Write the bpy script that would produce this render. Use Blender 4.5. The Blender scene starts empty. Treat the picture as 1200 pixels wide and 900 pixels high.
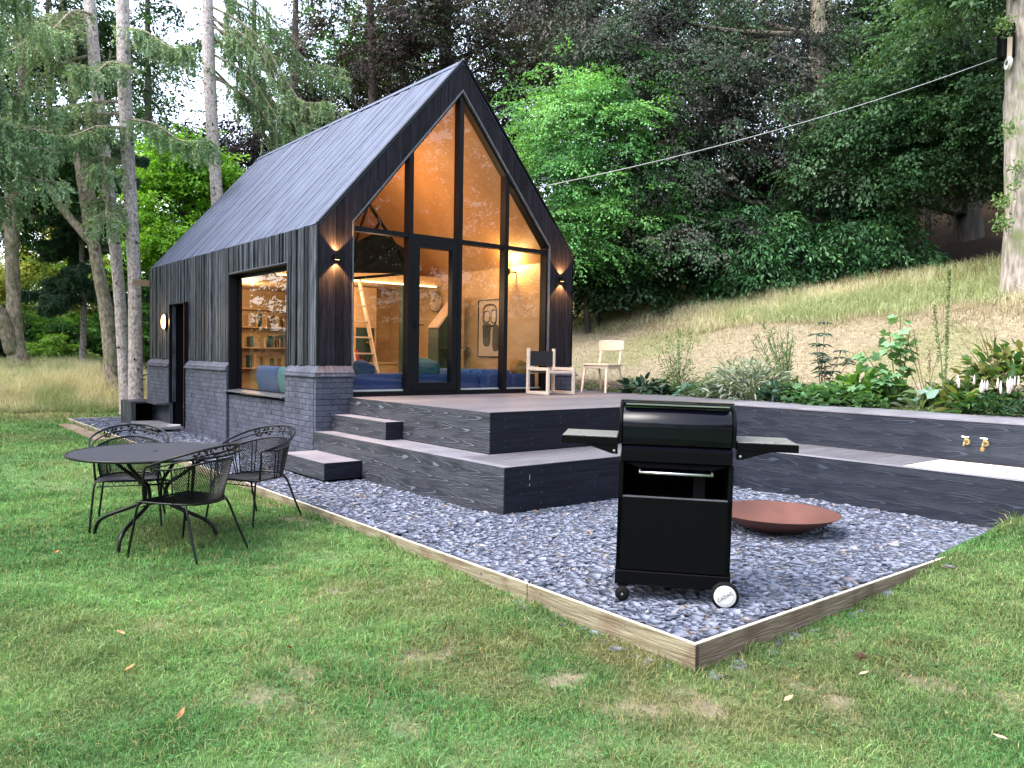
import bpy, math, random
import numpy as np
from mathutils import Vector, Matrix, Euler

random.seed(7)
RNG = np.random.default_rng(11)
sc = bpy.context.scene
COL = sc.collection
R = math.radians

# ------------------------------------------------------------------ camera
CAM = Vector((-4.644, -9.752, 1.5))
YAW, PITCH, ROLL, FPX = R(39.257), R(-2.061), R(.899), 927.09
_F = Vector((math.sin(YAW)*math.cos(PITCH), math.cos(YAW)*math.cos(PITCH), math.sin(PITCH)))
_R0 = Vector((math.cos(YAW), -math.sin(YAW), 0))
_U0 = _R0.cross(_F)
_R = _R0*math.cos(ROLL) + _U0*math.sin(ROLL)
_U = _U0*math.cos(ROLL) - _R0*math.sin(ROLL)
cd = bpy.data.cameras.new('camera'); cam = bpy.data.objects.new('camera', cd); COL.objects.link(cam)
cd.sensor_width = 36; cd.lens = 36*FPX/1200; cd.clip_end = 2000; cd.clip_start = .05
m = Matrix((_R, _U, -_F)).transposed().to_4x4(); m.translation = CAM
cam.matrix_world = m
sc.camera = cam
def at(px, py, d):
    """world point seen at photo pixel (1200x900) at depth d"""
    return CAM + d*(_F + (px-600)/FPX*_R - (py-450)/FPX*_U)

# ------------------------------------------------------------------ object helpers
def tag(o, label=None, cat=None, group=None, kind=None):
    if label: o['label'] = label
    if cat: o['category'] = cat
    if group: o['group'] = group
    if kind: o['kind'] = kind
    return o
def empty(name, loc=(0,0,0), rz=0, label=None, cat=None, group=None):
    o = bpy.data.objects.new(name, None); COL.objects.link(o)
    o.location = loc; o.rotation_euler = (0,0,rz); o.empty_display_size = .1
    return tag(o, label, cat, group)
def copy_tree(o, parent=None):
    c = o.copy(); COL.objects.link(c); c.parent = parent
    for ch in [x for x in COL.objects if x.parent == o]: copy_tree(ch, c)
    return c
class MB:
    def __init__(s): s.v=[]; s.f=[]
    def poly(s, pts):
        n=len(s.v); s.v += [tuple(p) for p in pts]; s.f.append(tuple(range(n,n+len(pts)))); return s
    def box(s, x0,x1,y0,y1,z0,z1, mtx=None):
        n=len(s.v); P=[(x,y,z) for z in (z0,z1) for y in (y0,y1) for x in (x0,x1)]
        if mtx is not None: P=[tuple(mtx @ Vector(p)) for p in P]
        s.v += P
        for f in ((0,2,3,1),(4,5,7,6),(0,1,5,4),(2,6,7,3),(0,4,6,2),(1,3,7,5)): s.f.append(tuple(n+i for i in f))
        return s
    def prism(s, prof, ax, a0, a1):
        """extrude a closed 2D profile along axis ax (0,1,2) from a0 to a1; profile uses the other two axes in order"""
        n=len(s.v); k=len(prof)
        for a in (a0,a1):
            for p in prof:
                q=list(p); q.insert(ax,a); s.v.append(tuple(q))
        for i in range(k):
            j=(i+1)%k; s.f.append((n+i,n+j,n+k+j,n+k+i))
        s.f.append(tuple(n+i for i in reversed(range(k)))); s.f.append(tuple(n+k+i for i in range(k)))
        return s
    def tube(s, pts, r, seg=8, closed=False, cap=True):
        pts=[Vector(p) for p in pts]; n0=len(s.v); N=len(pts)
        rs = [float(q) for q in r] if isinstance(r,(list,tuple)) else [float(r)]*N
        up=None
        for i,p in enumerate(pts):
            if closed: t=(pts[(i+1)%N]-pts[i-1])
            else: t=pts[min(i+1,N-1)]-pts[max(i-1,0)]
            t.normalize()
            if up is None:
                up = Vector((0,0,1)) if abs(t.z)<.9 else Vector((1,0,0))
            a=t.cross(up); 
            if a.length<1e-6: a=t.cross(Vector((0,1,0)))
            a.normalize(); b=a.cross(t); up=b
            for k in range(seg):
                an=2*math.pi*k/seg
                s.v.append(tuple(p+rs[i]*(math.cos(an)*a+math.sin(an)*b)))
        for i in range(N if closed else N-1):
            for k in range(seg):
                a0=n0+i*seg; b0=n0+((i+1)%N)*seg
                s.f.append((a0+k,a0+(k+1)%seg,b0+(k+1)%seg,b0+k))
        if cap and not closed:
            s.f.append(tuple(n0+k for k in reversed(range(seg)))); s.f.append(tuple(n0+(N-1)*seg+k for k in range(seg)))
        return s
    def lathe(s, prof, c=(0,0,0), seg=32, axis='z'):
        n=len(s.v); K=len(prof)
        for i in range(seg):
            an=2*math.pi*i/seg
            for r,z in prof:
                p=(r*math.cos(an), r*math.sin(an), z)
                if axis=='y': p=(p[0],p[2],p[1])
                if axis=='x': p=(p[2],p[0],p[1])
                s.v.append((c[0]+p[0],c[1]+p[1],c[2]+p[2]))
        for i in range(seg):
            j=(i+1)%seg
            for k in range(K-1): s.f.append((n+i*K+k,n+j*K+k,n+j*K+k+1,n+i*K+k+1))
        return s
    def build(s, name, mat, parent=None, smooth=False, bevel=0, seg=1, rot=None, subsurf=0, clean=False):
        me=bpy.data.meshes.new(name); me.from_pydata(s.v,[],s.f); me.update()
        if mat: me.materials.append(mat)
        if smooth: me.polygons.foreach_set('use_smooth',[True]*len(me.polygons))
        o=bpy.data.objects.new(name,me); COL.objects.link(o); o.parent=parent
        if bevel:
            b=o.modifiers.new('b','BEVEL'); b.width=bevel; b.segments=seg; b.limit_method='ANGLE'; b.angle_limit=R(40)
        if subsurf:
            b=o.modifiers.new('s','SUBSURF'); b.levels=b.render_levels=subsurf
        if rot: o.rotation_euler=rot
        return o
def thing(o,label,cat,group=None): return tag(o,label,cat,group)
def struct(o): o['kind']='structure'; return o

def np_obj(name, V, F, mat, parent=None, col=None, smooth=False):
    V=np.asarray(V,dtype=np.float32).reshape(-1,3); F=np.asarray(F,dtype=np.int32); k=F.shape[1]
    me=bpy.data.meshes.new(name)
    me.vertices.add(len(V)); me.vertices.foreach_set('co',V.ravel())
    me.loops.add(F.size); me.loops.foreach_set('vertex_index',F.ravel())
    me.polygons.add(len(F)); me.polygons.foreach_set('loop_start',np.arange(0,F.size,k,dtype=np.int32))
    if smooth: me.polygons.foreach_set('use_smooth',np.ones(len(F),dtype=bool))
    me.update(calc_edges=True)
    if col is not None:
        a=me.color_attributes.new('col','FLOAT_COLOR','POINT')
        c=np.ones((len(V),4),dtype=np.float32); c[:,:3]=col; a.data.foreach_set('color',c.ravel())
    if mat: me.materials.append(mat)
    o=bpy.data.objects.new(name,me); COL.objects.link(o); o.parent=parent
    return o

# ------------------------------------------------------------------ numpy noise
_perm=np.random.default_rng(3).random((256,256))
def vnoise(x,y):
    xi=np.floor(x).astype(int); yi=np.floor(y).astype(int); fx=x-xi; fy=y-yi
    fx=fx*fx*(3-2*fx); fy=fy*fy*(3-2*fy)
    g=lambda a,b:_perm[a%256,b%256]
    return (g(xi,yi)*(1-fx)+g(xi+1,yi)*fx)*(1-fy)+(g(xi,yi+1)*(1-fx)+g(xi+1,yi+1)*fx)*fy
def fbm(x,y,o=4):
    s=0;a=.5;t=0
    for i in range(o):
        s=s+a*vnoise(x*2**i+17.3*i,y*2**i+9.1*i); t+=a; a*=.5
    return s/t
def sstep(a,b,x): t=np.clip((x-a)/(b-a),0,1); return t*t*(3-2*t)

# ------------------------------------------------------------------ materials
def nt(name):
    m=bpy.data.materials.new(name); m.use_nodes=True; t=m.node_tree; t.nodes.clear()
    out=t.nodes.new('ShaderNodeOutputMaterial'); return m,t,out
def N(t,typ,**kw):
    n=t.nodes.new(typ)
    for k,v in kw.items():
        if k.startswith('i_'): n.inputs[k[2:].replace('_',' ')].default_value=v
        else: setattr(n,k,v)
    return n
def rgba(c): return (c[0],c[1],c[2],1)
def pbr(name, c1, c2=None, scale=8, rough=.6, rough2=None, metal=0, bump=0, bscale=None, stretch=(1,1,1), detail=6,
        spec=.5, coat=0, ramp=(.35,.65), attr=False, island=0, c3=None, c3scale=1.5, c3lim=(.5,.7)):
    m,t,out=nt(name); b=N(t,'ShaderNodeBsdfPrincipled'); L=t.links.new
    b.inputs['Roughness'].default_value=rough; b.inputs['Metallic'].default_value=metal
    b.inputs['Specular IOR Level'].default_value=spec; b.inputs['Coat Weight'].default_value=coat
    tc=N(t,'ShaderNodeTexCoord'); mp=N(t,'ShaderNodeMapping'); mp.inputs['Scale'].default_value=stretch
    L(tc.outputs['Object'],mp.inputs['Vector'])
    no=N(t,'ShaderNodeTexNoise'); no.inputs['Scale'].default_value=scale; no.inputs['Detail'].default_value=detail
    L(mp.outputs[0],no.inputs['Vector'])
    src=None
    if c2 is not None:
        cr=N(t,'ShaderNodeValToRGB'); cr.color_ramp.elements[0].position=ramp[0]; cr.color_ramp.elements[1].position=ramp[1]
        cr.color_ramp.elements[0].color=rgba(c1); cr.color_ramp.elements[1].color=rgba(c2)
        L(no.outputs['Fac'],cr.inputs[0]); src=cr.outputs[0]
    else:
        rg=N(t,'ShaderNodeRGB'); rg.outputs[0].default_value=rgba(c1); src=rg.outputs[0]
    if c3 is not None:
        n3=N(t,'ShaderNodeTexNoise'); n3.inputs['Scale'].default_value=c3scale; n3.inputs['Detail'].default_value=4
        L(tc.outputs['Object'],n3.inputs['Vector'])
        mr=N(t,'ShaderNodeMapRange'); mr.inputs[1].default_value=c3lim[0]; mr.inputs[2].default_value=c3lim[1]
        L(n3.outputs['Fac'],mr.inputs[0])
        mx=N(t,'ShaderNodeMix',data_type='RGBA'); L(mr.outputs[0],mx.inputs[0]); L(src,mx.inputs[6]); mx.inputs[7].default_value=rgba(c3); src=mx.outputs[2]
    if attr:
        a=N(t,'ShaderNodeAttribute',attribute_name='col'); mx=N(t,'ShaderNodeMix',data_type='RGBA',blend_type='MULTIPLY'); mx.inputs[0].default_value=1
        L(src,mx.inputs[6]); L(a.outputs['Color'],mx.inputs[7]); src=mx.outputs[2]
    if island:
        g=N(t,'ShaderNodeNewGeometry'); mr=N(t,'ShaderNodeMapRange'); mr.inputs[3].default_value=1-island; mr.inputs[4].default_value=1+island
        L(g.outputs['Random Per Island'],mr.inputs[0])
        mx=N(t,'ShaderNodeMix',data_type='RGBA',blend_type='MULTIPLY'); mx.inputs[0].default_value=1
        cb=N(t,'ShaderNodeCombineColor'); [L(mr.outputs[0],cb.inputs[i]) for i in range(3)]
        L(src,mx.inputs[6]); L(cb.outputs[0],mx.inputs[7]); src=mx.outputs[2]
    L(src,b.inputs['Base Color'])
    if rough2 is not None:
        mr=N(t,'ShaderNodeMapRange'); mr.inputs[3].default_value=rough; mr.inputs[4].default_value=rough2
        L(no.outputs['Fac'],mr.inputs[0]); L(mr.outputs[0],b.inputs['Roughness'])
    if bump:
        nb=N(t,'ShaderNodeTexNoise'); nb.inputs['Scale'].default_value=bscale or scale*3; nb.inputs['Detail'].default_value=6
        L(mp.outputs[0],nb.inputs['Vector'])
        bp=N(t,'ShaderNodeBump'); bp.inputs['Strength'].default_value=bump; bp.inputs['Distance'].default_value=.02
        L(nb.outputs['Fac'],bp.inputs['Height']); L(bp.outputs[0],b.inputs['Normal'])
    L(b.outputs[0],out.inputs[0])
    return m
def leafmat(name, rough=.5, trans=.35, spec=.4, tint=(1.3,1.25,.55)):
    m,t,out=nt(name); L=t.links.new
    a=N(t,'ShaderNodeAttribute',attribute_name='col')
    b=N(t,'ShaderNodeBsdfPrincipled'); b.inputs['Roughness'].default_value=rough; b.inputs['Specular IOR Level'].default_value=spec
    L(a.outputs['Color'],b.inputs['Base Color'])
    tr=N(t,'ShaderNodeBsdfTranslucent'); mx=N(t,'ShaderNodeMix',data_type='RGBA',blend_type='MULTIPLY'); mx.inputs[0].default_value=1; mx.inputs[7].default_value=rgba(tint)
    L(a.outputs['Color'],mx.inputs[6]); L(mx.outputs[2],tr.inputs[0])
    ms=N(t,'ShaderNodeMixShader'); ms.inputs[0].default_value=trans; L(b.outputs[0],ms.inputs[1]); L(tr.outputs[0],ms.inputs[2]); L(ms.outputs[0],out.inputs[0])
    return m
def emis(name,c,s):
    m,t,out=nt(name); e=N(t,'ShaderNodeEmission'); e.inputs[0].default_value=rgba(c); e.inputs[1].default_value=s; t.links.new(e.outputs[0],out.inputs[0]); return m
def glassmat(name, tint=(.93,.96,.95), refl=1.0):
    m,t,out=nt(name); L=t.links.new
    tr=N(t,'ShaderNodeBsdfTransparent'); tr.inputs[0].default_value=rgba(tint)
    gl=N(t,'ShaderNodeBsdfGlossy'); gl.inputs['Roughness'].default_value=0.0; gl.inputs[0].default_value=(refl,refl,refl,1)
    fr=N(t,'ShaderNodeFresnel'); gm=N(t,'ShaderNodeNewGeometry'); mr=N(t,'ShaderNodeMapRange'); mr.inputs[3].default_value=1.52; mr.inputs[4].default_value=1/1.52
    L(gm.outputs['Backfacing'],mr.inputs[0]); L(mr.outputs[0],fr.inputs[0])
    ms=N(t,'ShaderNodeMixShader'); L(fr.outputs[0],ms.inputs[0]); L(tr.outputs[0],ms.inputs[1]); L(gl.outputs[0],ms.inputs[2]); L(ms.outputs[0],out.inputs[0])
    return m
def grainmat(name, base, line, axis='Y', rough=.5, lo=.0):
    """embossed cathedral grain on composite fascia; grain runs along axis"""
    m,t,out=nt(name); L=t.links.new
    b=N(t,'ShaderNodeBsdfPrincipled'); b.inputs['Roughness'].default_value=rough; b.inputs['Specular IOR Level'].default_value=.45
    tc=N(t,'ShaderNodeTexCoord'); sx=N(t,'ShaderNodeSeparateXYZ'); L(tc.outputs['Object'],sx.inputs[0])
    along=sx.outputs[axis]
    # each 0.15 m board carries a row of nested flame figures pointing towards -along
    def mth(op,a,b=None,c=None):
        n=N(t,'ShaderNodeMath',operation=op)
        for q,v in enumerate((a,b,c)):
            if v is None: continue
            if isinstance(v,(int,float)): n.inputs[q].default_value=v
            else: L(v,n.inputs[q])
        return n.outputs[0]
    cb=N(t,'ShaderNodeCombineXYZ'); L(mth('MULTIPLY',along,1.0),cb.inputs[0]); L(mth('MULTIPLY',sx.outputs['Z'],5.0),cb.inputs[2])
    no=N(t,'ShaderNodeTexNoise'); no.inputs['Scale'].default_value=1.5; no.inputs['Detail'].default_value=2.5; L(cb.outputs[0],no.inputs['Vector'])
    nf=mth('SUBTRACT',no.outputs['Fac'],.5)
    zr=mth('ADD',mth('DIVIDE',sx.outputs['Z'],.148),mth('MULTIPLY',nf,.9)); row=mth('FLOOR',zr)
    zp=mth('SUBTRACT',mth('FRACT',zr),.5); z2=mth('POWER',mth('ABSOLUTE',zp),1.7)
    f_=mth('ADD',mth('ADD',mth('MULTIPLY',along,-3.0),mth('MULTIPLY',z2,12.0)),mth('ADD',mth('MULTIPLY',row,.37),mth('MULTIPLY',nf,1.3)))
    m4=N(t,'ShaderNodeMath',operation='FRACT'); L(f_,m4.inputs[0])
    cr=N(t,'ShaderNodeValToRGB'); e=cr.color_ramp.elements
    e[0].position=.0; e[0].color=(1,1,1,1); e[1].position=.09; e[1].color=(.85,.85,.85,1)
    q=cr.color_ramp.elements.new(.16); q.color=(0,0,0,1); q=cr.color_ramp.elements.new(.43); q.color=(0,0,0,1); q=cr.color_ramp.elements.new(.48); q.color=(.45,.45,.45,1); q=cr.color_ramp.elements.new(.52); q.color=(0,0,0,1); q=cr.color_ramp.elements.new(.96); q.color=(.05,.05,.05,1)
    L(m4.outputs[0],cr.inputs[0])
    # fine streaks
    cb2=N(t,'ShaderNodeMapping'); cb2.inputs['Scale'].default_value=(1.2,1.2,45) ; L(tc.outputs['Object'],cb2.inputs[0])
    n2=N(t,'ShaderNodeTexNoise'); n2.inputs['Scale'].default_value=2; n2.inputs['Detail'].default_value=5; L(cb2.outputs[0],n2.inputs['Vector'])
    mk=N(t,'ShaderNodeTexNoise'); mk.inputs['Scale'].default_value=2.2; L(cb.outputs[0],mk.inputs['Vector'])
    mr=N(t,'ShaderNodeMapRange'); mr.inputs[1].default_value=.36; mr.inputs[2].default_value=.52; L(mk.outputs['Fac'],mr.inputs[0])
    mm=N(t,'ShaderNodeMath',operation='MULTIPLY'); L(cr.outputs[0],mm.inputs[0]); L(mr.outputs[0],mm.inputs[1])
    fs=N(t,'ShaderNodeMapRange'); fs.inputs[1].default_value=.45; fs.inputs[2].default_value=.75; fs.inputs[3].default_value=0; fs.inputs[4].default_value=.28; L(n2.outputs['Fac'],fs.inputs[0])
    ad=N(t,'ShaderNodeMath',operation='ADD',use_clamp=True); L(mm.outputs[0],ad.inputs[0]); L(fs.outputs[0],ad.inputs[1])
    mx=N(t,'ShaderNodeMix',data_type='RGBA'); L(ad.outputs[0],mx.inputs[0]); mx.inputs[6].default_value=rgba(base); mx.inputs[7].default_value=rgba(line)
    L(mx.outputs[2],b.inputs['Base Color'])
    bp=N(t,'ShaderNodeBump'); bp.inputs['Strength'].default_value=.35; bp.inputs['Distance'].default_value=.004; L(ad.outputs[0],bp.inputs['Height']); L(bp.outputs[0],b.inputs['Normal'])
    L(b.outputs[0],out.inputs[0]); return m

M={}
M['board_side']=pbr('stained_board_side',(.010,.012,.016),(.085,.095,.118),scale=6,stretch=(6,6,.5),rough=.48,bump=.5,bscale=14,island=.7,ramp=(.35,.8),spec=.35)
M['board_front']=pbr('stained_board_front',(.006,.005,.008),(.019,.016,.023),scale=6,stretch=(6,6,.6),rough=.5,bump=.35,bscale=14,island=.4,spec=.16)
M['board_roof']=pbr('board_roof_sky_tint',(.055,.068,.112),(.08,.098,.155),scale=3,stretch=(1,1,1),rough=.5,bump=.12,bscale=30,island=.12,spec=.4)  # same wood as the walls; bluish sky sheen put into the base colour
M['black_metal']=pbr('black_metal_trim',(.004,.004,.006),rough=.42,spec=.2)
M['grey_metal']=pbr('grey_metal_trim',(.10,.105,.125),(.15,.155,.18),rough=.4,metal=.3)
M['sill']=pbr('dark_sill',(.05,.055,.065),(.09,.095,.11),rough=.35)
M['brick']=pbr('painted_brick',(.042,.047,.072),(.075,.082,.122),scale=5,rough=.62,bump=.6,bscale=40,island=.16)
M['mortar']=pbr('painted_mortar',(.03,.032,.05),(.055,.06,.085),scale=20,rough=.85,bump=.4,bscale=60)
M['deck_top']=pbr('deck_board_top',(.085,.08,.09),(.16,.15,.165),scale=4,stretch=(1,30,8),rough=.55,bump=.25,bscale=7,island=.14,spec=.45)
M['deck_plain']=pbr('deck_board_plain',(.15,.145,.165),(.23,.22,.25),scale=3,rough=.5,bump=.1,island=.1)
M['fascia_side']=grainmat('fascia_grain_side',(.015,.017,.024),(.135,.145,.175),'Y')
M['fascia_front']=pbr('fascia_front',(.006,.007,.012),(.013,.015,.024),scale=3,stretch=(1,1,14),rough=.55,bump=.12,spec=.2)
M['bench_grain']=grainmat('bench_grain',(.005,.008,.017),(.036,.044,.068),'Y')
M['edging']=pbr('weathered_edging',(.15,.125,.075),(.27,.24,.16),scale=5,stretch=(.5,.5,7),rough=.8,bump=.5,bscale=12,c3=(.13,.075,.05),c3scale=3)
M['edging_b']=pbr('weathered_edging_brown',(.17,.12,.085),(.27,.205,.15),scale=5,stretch=(.5,.5,7),rough=.8,bump=.5,bscale=12,c3=(.13,.09,.065),c3scale=3)
M['edge_top']=pbr('edging_top',(.42,.37,.29),(.62,.57,.47),scale=14,rough=.8)
M['slate']=pbr('slate_chip',(.85,.85,.85),(1.15,1.15,1.15),scale=30,rough=.6,attr=True,spec=.22)
M['slate_bed']=pbr('slate_bed',(.035,.038,.052),(.09,.1,.14),scale=40,rough=.7,bump=.8,bscale=50)
M['bbq_black']=pbr('powder_black',(.002,.002,.003),rough=.42,bump=.03,bscale=200,spec=.09)
M['bbq_gloss']=pbr('enamel_black',(.002,.002,.005),rough=.14,spec=.3)
M['bbq_strip']=pbr('enamel_black_strip',(.004,.004,.008),rough=.12,spec=.8,coat=1)
M['bbq_inside']=pbr('inside_black',(.002,.002,.003),rough=.9,spec=.08)
M['shelf_top']=pbr('hammered_shelf',(.13,.13,.115),(.24,.24,.22),scale=70,rough=.38,rough2=.6,metal=.3,bump=.3,bscale=120)
M['chrome']=pbr('brushed_steel',(.62,.62,.62),rough=.28,metal=1)
M['rubber']=pbr('rubber',(.005,.005,.006),rough=.7,spec=.15)
M['white_plastic']=pbr('white_plastic',(.55,.56,.56),rough=.5)
M['ink']=pbr('dark_ink',(.03,.03,.03),rough=.6)
M['logo_grey']=pbr('logo_grey',(.14,.14,.14),rough=.6)
M['rust']=pbr('corten_steel',(.088,.030,.021),(.125,.046,.031),scale=4,rough=.75,bump=.1,bscale=90,c3=(.07,.024,.017),c3scale=2)
M['rust_dark']=pbr('corten_underside',(.09,.03,.022),(.13,.046,.032),scale=5,rough=.8)
M['wire']=pbr('black_enamel_wire',(.003,.003,.004),rough=.35,spec=.3)
M['mesh_top']=pbr('perforated_table_top',(.02,.021,.03),(.04,.042,.056),scale=160,rough=.45,spec=.3,bump=.4,bscale=220)
M['chairwood']=pbr('pale_beech',(.66,.52,.41),(.76,.62,.50),scale=6,stretch=(1,1,6),rough=.5,bump=.05)
M['chairwood2']=pbr('pale_beech_edge',(.56,.42,.31),(.64,.49,.37),scale=6,stretch=(1,1,6),rough=.5)
M['dark_net']=pbr('dark_web_backrest',(.012,.012,.016),rough=.7)
M['ply']=pbr('birch_plywood',(.50,.335,.18),(.62,.43,.25),scale=2.2,stretch=(1,1,3),rough=.5,bump=.02)
M['ply_dark']=pbr('plywood_ceiling',(.42,.24,.115),(.5,.3,.15),scale=1.6,rough=.5)
M['cab_wood']=pbr('cabinet_plywood',(.52,.33,.17),(.60,.40,.22),scale=3,stretch=(1,1,4),rough=.45)
M['green_cab']=pbr('dark_green_laminate',(.02,.045,.04),rough=.45)
M['floor_in']=pbr('interior_floor',(.12,.08,.05),(.16,.11,.07),scale=3,rough=.5)
M['navy']=pbr('navy_fabric',(.012,.03,.12),(.02,.045,.17),scale=60,rough=.9,bump=.3,bscale=200)
M['teal']=pbr('teal_fabric',(.015,.09,.12),(.025,.13,.16),scale=30,rough=.9,bump=.3,bscale=90)
M['mustard']=pbr('mustard_fabric',(.35,.19,.04),rough=.9)
M['sheepskin']=pbr('shaggy_blue_throw',(.02,.045,.16),(.09,.16,.38),scale=22,rough=.95,bump=1,bscale=60)
M['white_paint']=pbr('white_paint',(.72,.72,.72),rough=.45)
M['bath']=pbr('white_bath_enamel',(.86,.88,.88),rough=.3)
M['brass']=pbr('brass',(.36,.26,.11),rough=.45,metal=.6)
M['paper']=pbr('print_paper',(.62,.52,.42),rough=.8)
M['print']=pbr('print_ink_grey',(.09,.085,.08),rough=.8)
M['red']=pbr('red_enamel',(.32,.03,.025),rough=.4)
M['book_tan']=pbr('book_tan',(.25,.15,.08),rough=.7)
M['soil']=pbr('garden_soil',(.045,.028,.02),(.12,.085,.065),scale=12,rough=.95,bump=1,bscale=30)
M['terrain']=pbr('ground_cover',(.75,.75,.75),(1.2,1.2,1.2),scale=9,rough=.95,bump=.9,bscale=45,attr=True,spec=.1)
M['grass']=leafmat('grass_blades',rough=.55,trans=.3,spec=.25,tint=(1.2,1.2,.6))
M['leaf']=leafmat('leaves',rough=.55,trans=.33,spec=.2)
M['leaf_gloss']=leafmat('glossy_leaves',rough=.42,trans=.12,spec=.35)
M['leaf_dark']=leafmat('copper_leaves',rough=.6,trans=.2,spec=.18,tint=(1.1,.95,.7))
M['needle']=leafmat('needles',rough=.6,trans=.25,spec=.2)
M['bark_pale']=pbr('pale_spruce_bark',(.24,.20,.185),(.56,.50,.48),scale=24,stretch=(1,1,.6),rough=.9,bump=1,bscale=40,c3=(.12,.095,.085),c3scale=7,c3lim=(.6,.7))
M['bark_mid']=pbr('brown_bark',(.12,.095,.07),(.36,.31,.24),scale=16,stretch=(1,1,.5),rough=.95,bump=1,bscale=30,c3=(.14,.16,.08),c3scale=2.2)
M['bark_dark']=pbr('dark_bark',(.025,.02,.017),(.07,.055,.045),scale=7,stretch=(1,1,.3),rough=.95,bump=1,bscale=16)
M['bark_big']=pbr('grey_furrowed_bark',(.16,.135,.11),(.40,.355,.31),scale=16,stretch=(1,1,.22),rough=.95,bump=1,bscale=20,c3=(.19,.21,.10),c3scale=1.8,c3lim=(.5,.64))
M['rope']=pbr('pale_rope',(.36,.37,.38),rough=.8)
M['glass']=glassmat('window_glass',(.90,.93,.91))
M['glass_side']=glassmat('side_window_glass',(.85,.9,.88))
M['warm_em']=emis('warm_lamp_glow',(1,.62,.28),22)
M['lamp_soft']=emis('wall_light_glow',(1,.60,.25),5)
M['led']=emis('led_strip_glow',(1,.60,.27),9)
M['amber_em']=emis('bulkhead_glow',(1,.62,.26),11)
M['fan_panel']=pbr('fan_panel',(.03,.018,.012),rough=.9,spec=.1)
# ------------------------------------------------------------------ world and sun
w=bpy.data.worlds.new('World'); sc.world=w; w.use_nodes=True; wt=w.node_tree
bgn=[n for n in wt.nodes if n.type=='BACKGROUND'][0]
sky=wt.nodes.new('ShaderNodeTexSky'); sky.sky_type='NISHITA'; sky.sun_disc=False
SUN_EL, SUN_AZ = R(52), R(-75)          # azimuth from +Y towards +X
sky.sun_elevation=SUN_EL; sky.sun_rotation=SUN_AZ; sky.air_density=1.0; sky.dust_density=3.0; sky.ozone_density=1.5; sky.altitude=0
hs=wt.nodes.new('ShaderNodeHueSaturation'); hs.inputs['Saturation'].default_value=.55
wt.links.new(sky.outputs[0],hs.inputs['Color']); wt.links.new(hs.outputs[0],bgn.inputs[0]); bgn.inputs[1].default_value=.15; hs.inputs['Value'].default_value=5.5
sl=bpy.data.lights.new('overcast_sun','SUN'); sl.energy=1.5; sl.angle=R(40); sl.color=(1,.96,.9)
so=bpy.data.objects.new('overcast_sun',sl); COL.objects.link(so)
d=Vector((math.sin(SUN_AZ)*math.cos(SUN_EL),math.cos(SUN_AZ)*math.cos(SUN_EL),math.sin(SUN_EL)))
so.rotation_euler=d.to_track_quat('Z','Y').to_euler(); so.location=(-20,5,30)

# ------------------------------------------------------------------ terrain
BX0,BY0,BX1,BY1=-1.286,-7.185,3.25,9.38      # slate bed
def ground(X,Y):
    X=np.asarray(X,float); Y=np.asarray(Y,float)
    dc=np.hypot(X+1.3,Y+7.2)
    lawn=-.075-.075*np.exp(-(dc/2.2)**2)+.03*(fbm(X*.35+5,Y*.35)-.5)*2*sstep(0,2,dc)
    lawn=lawn+ (.14*sstep(.4,2.6,X)+.11*np.clip(X-2.6,0,60))*sstep(-3.5,-6.9,Y)
    bank=.86+.30*np.logaddexp(0,(X-6.2)*1.8)/1.8-.03
    bank=bank+.05*(fbm(X*.6,Y*.6)-.5)*2*sstep(5.5,7,X)
    bank=np.where(X>30,bank-.16*(X-30)*0,bank)
    wgt=sstep(4.5,4.9,X)*sstep(-13,-9.5,Y)
    h=lawn*(1-wgt)+bank*wgt
    back=.62*sstep(9.5,13.5,Y)+.035*np.clip(Y-12,0,200)+.08*(fbm(X*.5+9,Y*.5+3)-.5)*sstep(9.5,11,Y)-.08*(1-sstep(9.4,10,Y))
    wb=sstep(9.3,10.5,Y)
    h=h*(1-wb)+np.maximum(back,h*1.0)*wb
    return h
def inbed(X,Y,mg=0):
    a=(X>BX0-mg)&(X<BX1+mg)&(Y>BY0-mg)&(Y<BY1+mg)
    b=(X>=BX1-.02)&(X<5.3+mg)&(Y>-12)&(Y<1.0+mg)
    c=(X>-.1)&(X<4.7)&(Y>-.2)&(Y<8.0)
    return a|b|c
# colour zones
BARE=[(-.95,-5.35,.30),(-1.75,-5.15,.22),(-2.2,-6.1,.30),(-2.35,-5.2,.25),(-3.1,-6.1,.35),(-2.75,-6.6,.3),(-1.9,-7.0,.25),(-1.6,-7.5,.3),(-1.0,-7.85,.2),
      (-2.1,-7.7,.25),(-.4,-8.0,.3),(.1,-7.35,.2),(-1.5,-2.7,.25),(-1.35,-3.2,.15),(-2.3,-4.4,.25),(-3.0,-5.2,.3),(-1.9,-4.7,.2),(-2.9,-7.2,.2),(-.3,-7.3,.2)]
def bare(X,Y):
    b=np.zeros_like(X)
    wx=X+.35*(fbm(X*3,Y*3)-.5)*2; wy=Y+.35*(fbm(X*3+40,Y*3+7)-.5)*2
    for x,y,r in BARE: b=np.maximum(b,np.exp(-((wx-x)**2+(wy-y)**2)/(r*r)))
    b=b*1.2*sstep(.42,.66,fbm(X*8,Y*8))
    b=b+.6*sstep(.60,.72,fbm(X*2.6+30,Y*2.6+3))*sstep(.4,.6,fbm(X*11,Y*11))
    return np.clip(b,0,1)
def lin(*c): return np.array([((v/255)/12.92 if v/255<=.04045 else ((v/255+.055)/1.055)**2.4) for v in c])
G1=np.array([.105,.245,.075]); G2=np.array([.19,.36,.12]); STRAW=np.array([.36,.32,.15]); SOILC=np.array([.27,.22,.155]); HAY=np.array([.28,.235,.16])
def mixc(a,b,t): t=np.asarray(t)[...,None]; return a*(1-t)+b*t
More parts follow.
